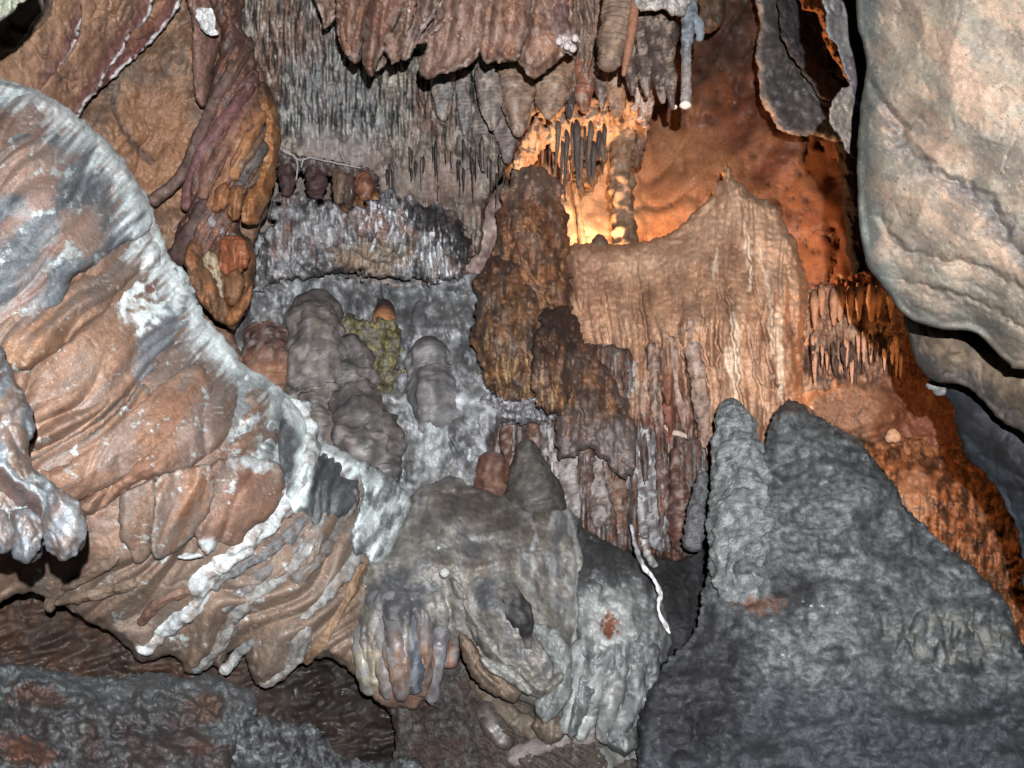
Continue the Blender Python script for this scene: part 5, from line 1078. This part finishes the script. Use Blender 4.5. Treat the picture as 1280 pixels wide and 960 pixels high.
for pts, r, cc in (([(470, 740), (474, 790), (482, 840), (484, 872)], 9, C(150, 132, 118)), ([(490, 740), (494, 800), (500, 850), (502, 874)], 9, C(156, 122, 100)), ([(512, 740), (514, 790), (518, 830), (516, 866)], 10, C(98, 106, 118)), ([(530, 760), (530, 820), (528, 868)], 7, C(156, 112, 84)), ([(548, 750), (550, 800), (544, 840), (538, 878)], 8, C(142, 134, 138)), ([(564, 760), (566, 800), (560, 836)], 7, C(160, 110, 82)), ([(452, 780), (456, 830), (464, 866)], 9, C(170, 158, 134))):
    tube("hanging_fold", emb(lump, [(x, y, r * (1.5 - .18 * i)) for i, (x, y) in enumerate(pts)], 1.1, .35), lambda g, cc=cc: mix(mott(g, cc, [(cc * .6, 12, .1, .7), (C(150, 150, 156), 14, .1, .7)]), C(118, 120, 128), (1 - ss(770, 830, g.y + 26 * p2(g.x / 9, g.y / 30, 3))) * .8), parent=lump, noise=(.35, 18), flute=(1.6, 5), seg=22, step=2.2, mat='satin')
kd = at(lump, 652, 778)
tube("wet_knob", [(612, 728, 12, kd + .12), (626, 743, 19, kd + .08), (641, 759, 19, kd + .03), (652, 776, 16, kd + .0), (658, 796, 8, kd + .02), (661, 810, 4, kd + .03)], lambda g: mix(mott(g, C(140, 136, 130), [(C(110, 106, 104), 14, .1, .6)]), C(66, 64, 66), ss(.2, .7, g.t + .25 * p2(g.x / 11, g.y / 11, 3)) * (1 - ss(.72, .95, g.t))),
     parent=lump, rib=(.5, 7), noise=(.16, 12), seg=48, step=1.4, mat='damp')
tube("pale_disc", [(556, 711, 5, 2.97), (556, 716, 6.5, 2.955), (556, 721, 5, 2.96)], C(196, 196, 190), parent=lump, noise=(.2, 5), seg=14, step=1)
rl = relief("grey_mound", [(722, 660), (735, 664), (760, 678), (790, 695), (812, 718), (828, 750), (838, 782), (836, 812), (818, 850), (812, 880), (800, 905), (796, 935), (780, 945), (756, 926), (744, 890), (730, 900), (716, 925), (706, 905), (716, 860), (722, 800), (716, 740)],
       [(740, 670, 3.35), (830, 780, 3.2), (760, 900, 3.0), (720, 800, 3.05)],
       lambda g: 26 * ss(0, 60, g.s) + 12 * fbm(g.x / 40, g.y / 60, 3, 3) + ss(770, 820, g.y) * 16 * lobes(g.x, g.y, 22, 120, 9, .4, .6)[0] + 2 * fbm(g.x / 6, g.y / 6, 3, 3) - 8 * blob(g.x, g.y, 762, 782, 10, 14, 0, 3, .5),
       lambda g: mix(mix(mix(mott(g, C(132, 134, 134), [(C(96, 98, 102), 22, .0, .6), (C(168, 170, 168), 12, .2, .6)]), C(58, 58, 62), (1 - ss(700, 760, g.y)) * .8), C(186, 188, 184), blob(g.x, g.y, 762, 775, 32, 34, 0, 4, .8) * .7), C(150, 86, 58), blob(g.x, g.y, 762, 782, 10, 14, 0, 5, 1.1)),
       "darker grey mound with a rust-red spot, right of the smooth mound", "flowstone", edge=(26, 30), mat='satin', thick=.4, step=1.7)
for pts, r, cc in (([(728, 800), (722, 850), (712, 890), (704, 918)], 9, C(146, 150, 148)), ([(748, 810), (744, 860), (736, 895), (722, 925)], 10, C(158, 162, 158)), ([(766, 810), (764, 860), (760, 900), (756, 928)], 13, C(134, 134, 132)), ([(786, 820), (788, 870), (776, 905), (762, 926)], 13, C(124, 128, 128)), ([(808, 800), (808, 850), (796, 890)], 11, C(100, 104, 108))):
    tube("hanging_fold", emb(rl, [(x, y, r * (1.4 - .2 * i)) for i, (x, y) in enumerate(pts)], 1.1, .35), lambda g, cc=cc: mott(g, cc, [(cc * .65, 12, .1, .7), (C(190, 192, 190), 14, .3, .6)]), parent=rl, noise=(.3, 20), flute=(1.5, 5), seg=24, step=2.2, mat='satin')
tube("white_drip", [(789, 655, 2, 3.5), (794, 680, 2.4, 3.4), (803, 706, 3.6, 3.2), (816, 722, 2.2, 3.18), (825, 742, 3.4, 3.17), (823, 762, 2.0, 3.18), (831, 780, 3.0, 3.17), (838, 793, 1.2, 3.17)], lambda g: mott(g, C(226, 226, 230), [(C(150, 130, 130), 7, .25, .7)]),
     "bright white drip line running down beside the darker grey mound", "calcite", noise=(.5, 8), seg=14, step=2)

# ================================================================== BIG GREY STALAGMITE MOUND (right of centre)
def h_big(g):
    f1, f2, _ = worley(g.x / 10 + .5 * p2(g.x / 14, g.y / 14, 3), g.y / 6, 8)
    o = 40 * fbm(g.x / 140, g.y / 140, 5, 3) + 16 * fbm(g.x / 52, g.y / 40, 15, 3) + 30 * ss(0, 120, g.s) + 6 * billow(g.x / 40, g.y / 26, 3, 3) * ss(-.3,.3,fbm(g.x/70,g.y/70,12,2)) + 1.6 * (1 - f1) + 1.2 * fbm(g.x / 6, g.y / 6, 3, 3)
    tex = blob(g.x, g.y, 1040, 600, 110, 70, -20, 3, .6)
    o = o + 8 * tex * billow(g.x / 30, g.y / 16, 9, 2)
    gour = blob(g.x, g.y, 1190, 798, 90, 34, 4, 3, .35)
    o = o + gour * (46 * lobes(g.x, -g.y, 27, 58, 4, .6, .55)[0] - 14)
    o = o - 14 * ss(828, 842, g.y - .02 * (g.x - 1100)) * blob(g.x, g.y, 1150, 860, 120, 40, 0, 2, .4)
    return o
def c_big(g):
    c = mott(g, C(122, 125, 126), [(C(94, 98, 102), 50, .0, .6), (C(150, 153, 154), 24, .15, .6), (C(84, 86, 92), 12, .2, .6)], 4)
    c = mix(c, C(148, 146, 132), blob(g.x, g.y, 1190, 798, 80, 30, 4, 3, .5) * ss(-.2, .3, fbm(g.x / 9, g.y / 30, 4, 3)) * .6)
    c = mix(c, C(68, 70, 80), ss(830, 900, g.y + 20 * p2(g.x / 60, g.y / 60, 3)) * .7)  # lighting gradient painted in: the colour darkens towards the foot
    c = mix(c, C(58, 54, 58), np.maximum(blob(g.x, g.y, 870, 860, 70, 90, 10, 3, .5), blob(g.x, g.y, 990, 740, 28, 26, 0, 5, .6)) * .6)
    c = mix(c, C(156, 158, 158), ss(.45, .7, fbm(g.x / 9, g.y / 7, 14, 4)) * .2)
    c = mix(c, C(132, 88, 68), blob(g.x, g.y, 950, 756, 24, 10, 0, 5, 1.3) * .8)
    c = mix(c, C(120, 96, 92), blob(g.x, g.y, 990, 506, 18, 12, 0, 5, .5) * .6)
    for x, y in ((1004, 752), (1014, 757), (1028, 757), (1046, 766), (966, 788), (964, 776), (978, 818), (986, 820), (924, 696)):
        c = mix(c, C(220, 220, 220), blob(g.x, g.y, x, y, 1.5, 1.2, 0, x, .5) * .6)
    return c
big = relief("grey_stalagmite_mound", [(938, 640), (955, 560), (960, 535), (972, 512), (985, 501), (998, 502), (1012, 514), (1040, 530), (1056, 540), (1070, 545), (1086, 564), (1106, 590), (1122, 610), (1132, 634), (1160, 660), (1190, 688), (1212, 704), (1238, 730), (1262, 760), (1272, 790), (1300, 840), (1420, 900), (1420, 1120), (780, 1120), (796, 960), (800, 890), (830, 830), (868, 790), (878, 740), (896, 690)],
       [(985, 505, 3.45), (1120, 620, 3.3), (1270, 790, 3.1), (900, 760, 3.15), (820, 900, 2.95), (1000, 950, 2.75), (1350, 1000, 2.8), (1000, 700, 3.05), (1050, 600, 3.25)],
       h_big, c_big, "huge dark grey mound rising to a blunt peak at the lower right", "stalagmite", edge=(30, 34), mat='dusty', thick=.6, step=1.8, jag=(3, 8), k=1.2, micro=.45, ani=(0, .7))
tube("stalagmite", [(912, 499, 12, 3.42), (915, 520, 21, 3.39), (920, 550, 28, 3.35), (925, 590, 34, 3.30), (930, 640, 41, 3.24), (934, 690, 45, 3.19), (938, 735, 47, 3.17), (940, 790, 48, 3.2)],
     lambda g: mix(mix(mott(g, C(128, 132, 132), [(C(96, 100, 104), 12, .0, .7), (C(164, 166, 164), 9, .2, .7)]), C(100, 84, 84), (1 - ss(0, 26, g.s)) * .4), C(132, 88, 68), blob(g.x, g.y, 945, 757, 24, 10, 0, 5, 1.0) * .9),
     "tall grey scaly stalagmite on the left flank of the huge grey mound", "stalagmite", noise=(.2, 22), rib=(2.6, 8), seg=64, step=1.6, mat='rough', k=1.12)
tube("scaly_rib", [(880, 590, 6, 3.45), (874, 620, 9, 3.42), (868, 660, 12, 3.38), (864, 690, 12, 3.36)], lambda g: mott(g, C(120, 120, 122), [(C(80, 78, 80), 7, .1, .7)]), "short grey scaly rib in the gap left of the tall scaly stalagmite", "stalagmite", rib=(2, 8), noise=(.3, 9), seg=22, step=1.8, mat='rough')

# ================================================================== RIGHT BOULDER
def h_rb(sd, fold=10):
    def h(g):
        u, v = rot(g.x, g.y, -58)
        return 30 * ss(0, 130, g.s) + 30 * fbm(g.x / 200, g.y / 200, sd, 2) - 34 * np.abs(p2(g.x / 150 + .3, g.y / 210, sd + 11)) - 16 * np.abs(p2(g.x / 70, g.y / 60, sd + 13)) + fold * .8 * billow(u / 60 + .5 * p2(g.x / 130, g.y / 130, 6), v / 420, sd + 1, 2) * ss(200, 330, g.y + .2 * (1150 - g.x)) + 1.2 * fbm(g.x / 22, g.y / 18, sd + 5, 3)
    return h
def c_rb(g):
    c = mott(g, C(204, 178, 152), [(C(222, 178, 146), 60, .0, .7), (C(160, 148, 136), 60, .1, .7), (C(184, 176, 154), 40, .35, .5), (C(150, 136, 124), 10, .35, .4)], 4)
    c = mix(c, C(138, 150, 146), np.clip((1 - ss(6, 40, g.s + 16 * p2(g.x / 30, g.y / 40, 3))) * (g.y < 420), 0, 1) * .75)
    c = mix(c, C(126, 124, 130), line(g.x, g.y, [(1100, 130), (1130, 190), (1170, 220), (1230, 250), (1262, 300), (1290, 330)], 20, wob=14, seed=3) * .6)
    c = mix(c, C(148, 138, 124), ss(330, 400, g.y + .1 * (g.x - 1100)) * .6)
    s = ss(.62, .78, fbm(g.x / 3, g.y / 3, 21, 2))
    c = mix(c, C(240, 236, 226), s * .35)
    return mix(c, C(60, 54, 50), ss(.80, .95, fbm(g.x / 2.6, g.y / 2.6, 43, 2)) * .7)
def hh_rb(g):
    o = h_rb(4)(g)
    o = o - 12 * line(g.x, g.y, [(1072, 40), (1082, 90), (1100, 125), (1130, 160)], 9) - 14 * line(g.x, g.y, [(1120, 170), (1160, 215), (1200, 235), (1240, 262), (1262, 300), (1290, 330)], 16, wob=8)
    o = o - 9 * line(g.x, g.y, [(1100, 270), (1130, 315), (1180, 325), (1230, 335), (1290, 370)], 7, wob=7, seed=4) - 7 * line(g.x, g.y, [(1120, 350), (1170, 362), (1230, 380), (1290, 420)], 6, wob=7, seed=8)
    for i, y0 in enumerate((300, 322, 346, 370, 388)):
        o = o - 2.0 * line(g.x, g.y, [(1105 + i * 8, y0), (1160, y0 + 22), (1215, y0 + 34), (1280, y0 + 66)], 4, wob=9, seed=i + 11)
    return o
rb_ = relief("pale_boulder", [(1074, -90), (1070, 0), (1072, 30), (1080, 62), (1082, 90), (1076, 130), (1072, 180), (1072, 250), (1078, 310), (1084, 334), (1096, 348), (1110, 368), (1128, 392), (1150, 404), (1180, 412), (1212, 414), (1230, 424), (1244, 438), (1262, 456), (1290, 464), (1500, 480), (1500, -90)],
       [(1080, 0, 2.3), (1078, 300, 2.3), (1300, 450, 2.1), (1450, 200, 1.75), (1250, 200, 2.0)], hh_rb, c_rb, "huge pale smooth boulder overhanging the upper right", "boulder", edge=(40, 46), ani=(-50, 1.6), mat='near', micro=.35, thick=.6, step=2.0, jag=(1.5, 30), k=1.12)
def dk(c0, blue=.5):
    return lambda g: mix(mott(g, c0, [(c0 * .6, 34, .0, .7), (np.clip(c0 * 1.35, 0, .8), 22, .15, .6)], 4), C(84, 96, 110), (1 - ss(4, 34, g.s + 10 * p2(g.x / 20, g.y / 20, 4))) * blue)
relief("lower_block", [(1134, 392), (1136, 420), (1142, 445), (1156, 468), (1172, 478), (1196, 480), (1218, 490), (1236, 510), (1254, 528), (1276, 540), (1320, 560), (1500, 600), (1500, 440), (1250, 420), (1200, 390)],
       [(1140, 400, 2.6), (1200, 470, 2.55), (1300, 540, 2.4), (1450, 500, 2.2)], h_rb(14, 12), dk(C(160, 134, 108)), parent=rb_, edge=(30, 34), mat='near', thick=.5, jag=(2, 20), refd=2.15)['label'] = "tan lower lobe of the pale boulder"
relief("dark_block", [(1164, 474), (1178, 490), (1190, 508), (1196, 540), (1206, 566), (1226, 588), (1244, 608), (1256, 630), (1268, 655), (1278, 690), (1300, 760), (1500, 800), (1500, 540), (1270, 520), (1225, 480)],
       [(1170, 480, 2.85), (1250, 620, 2.8), (1300, 560, 2.6), (1450, 700, 2.5)], h_rb(24, 16), dk(C(84, 82, 86), .7), "blue-black creased rock below the pale boulder at the right edge", "rock", edge=(24, 28), mat='near', thick=.5, jag=(3, 14), k=.85)
tube("rock_tip", [(1158, 482, 4, 2.82), (1166, 482, 6, 2.8), (1180, 492, 8, 2.82)], C(150, 152, 148), "small pale point sticking out under the boulder's tan lobe", "rock", noise=(.3, 6), seg=14, step=1.5)
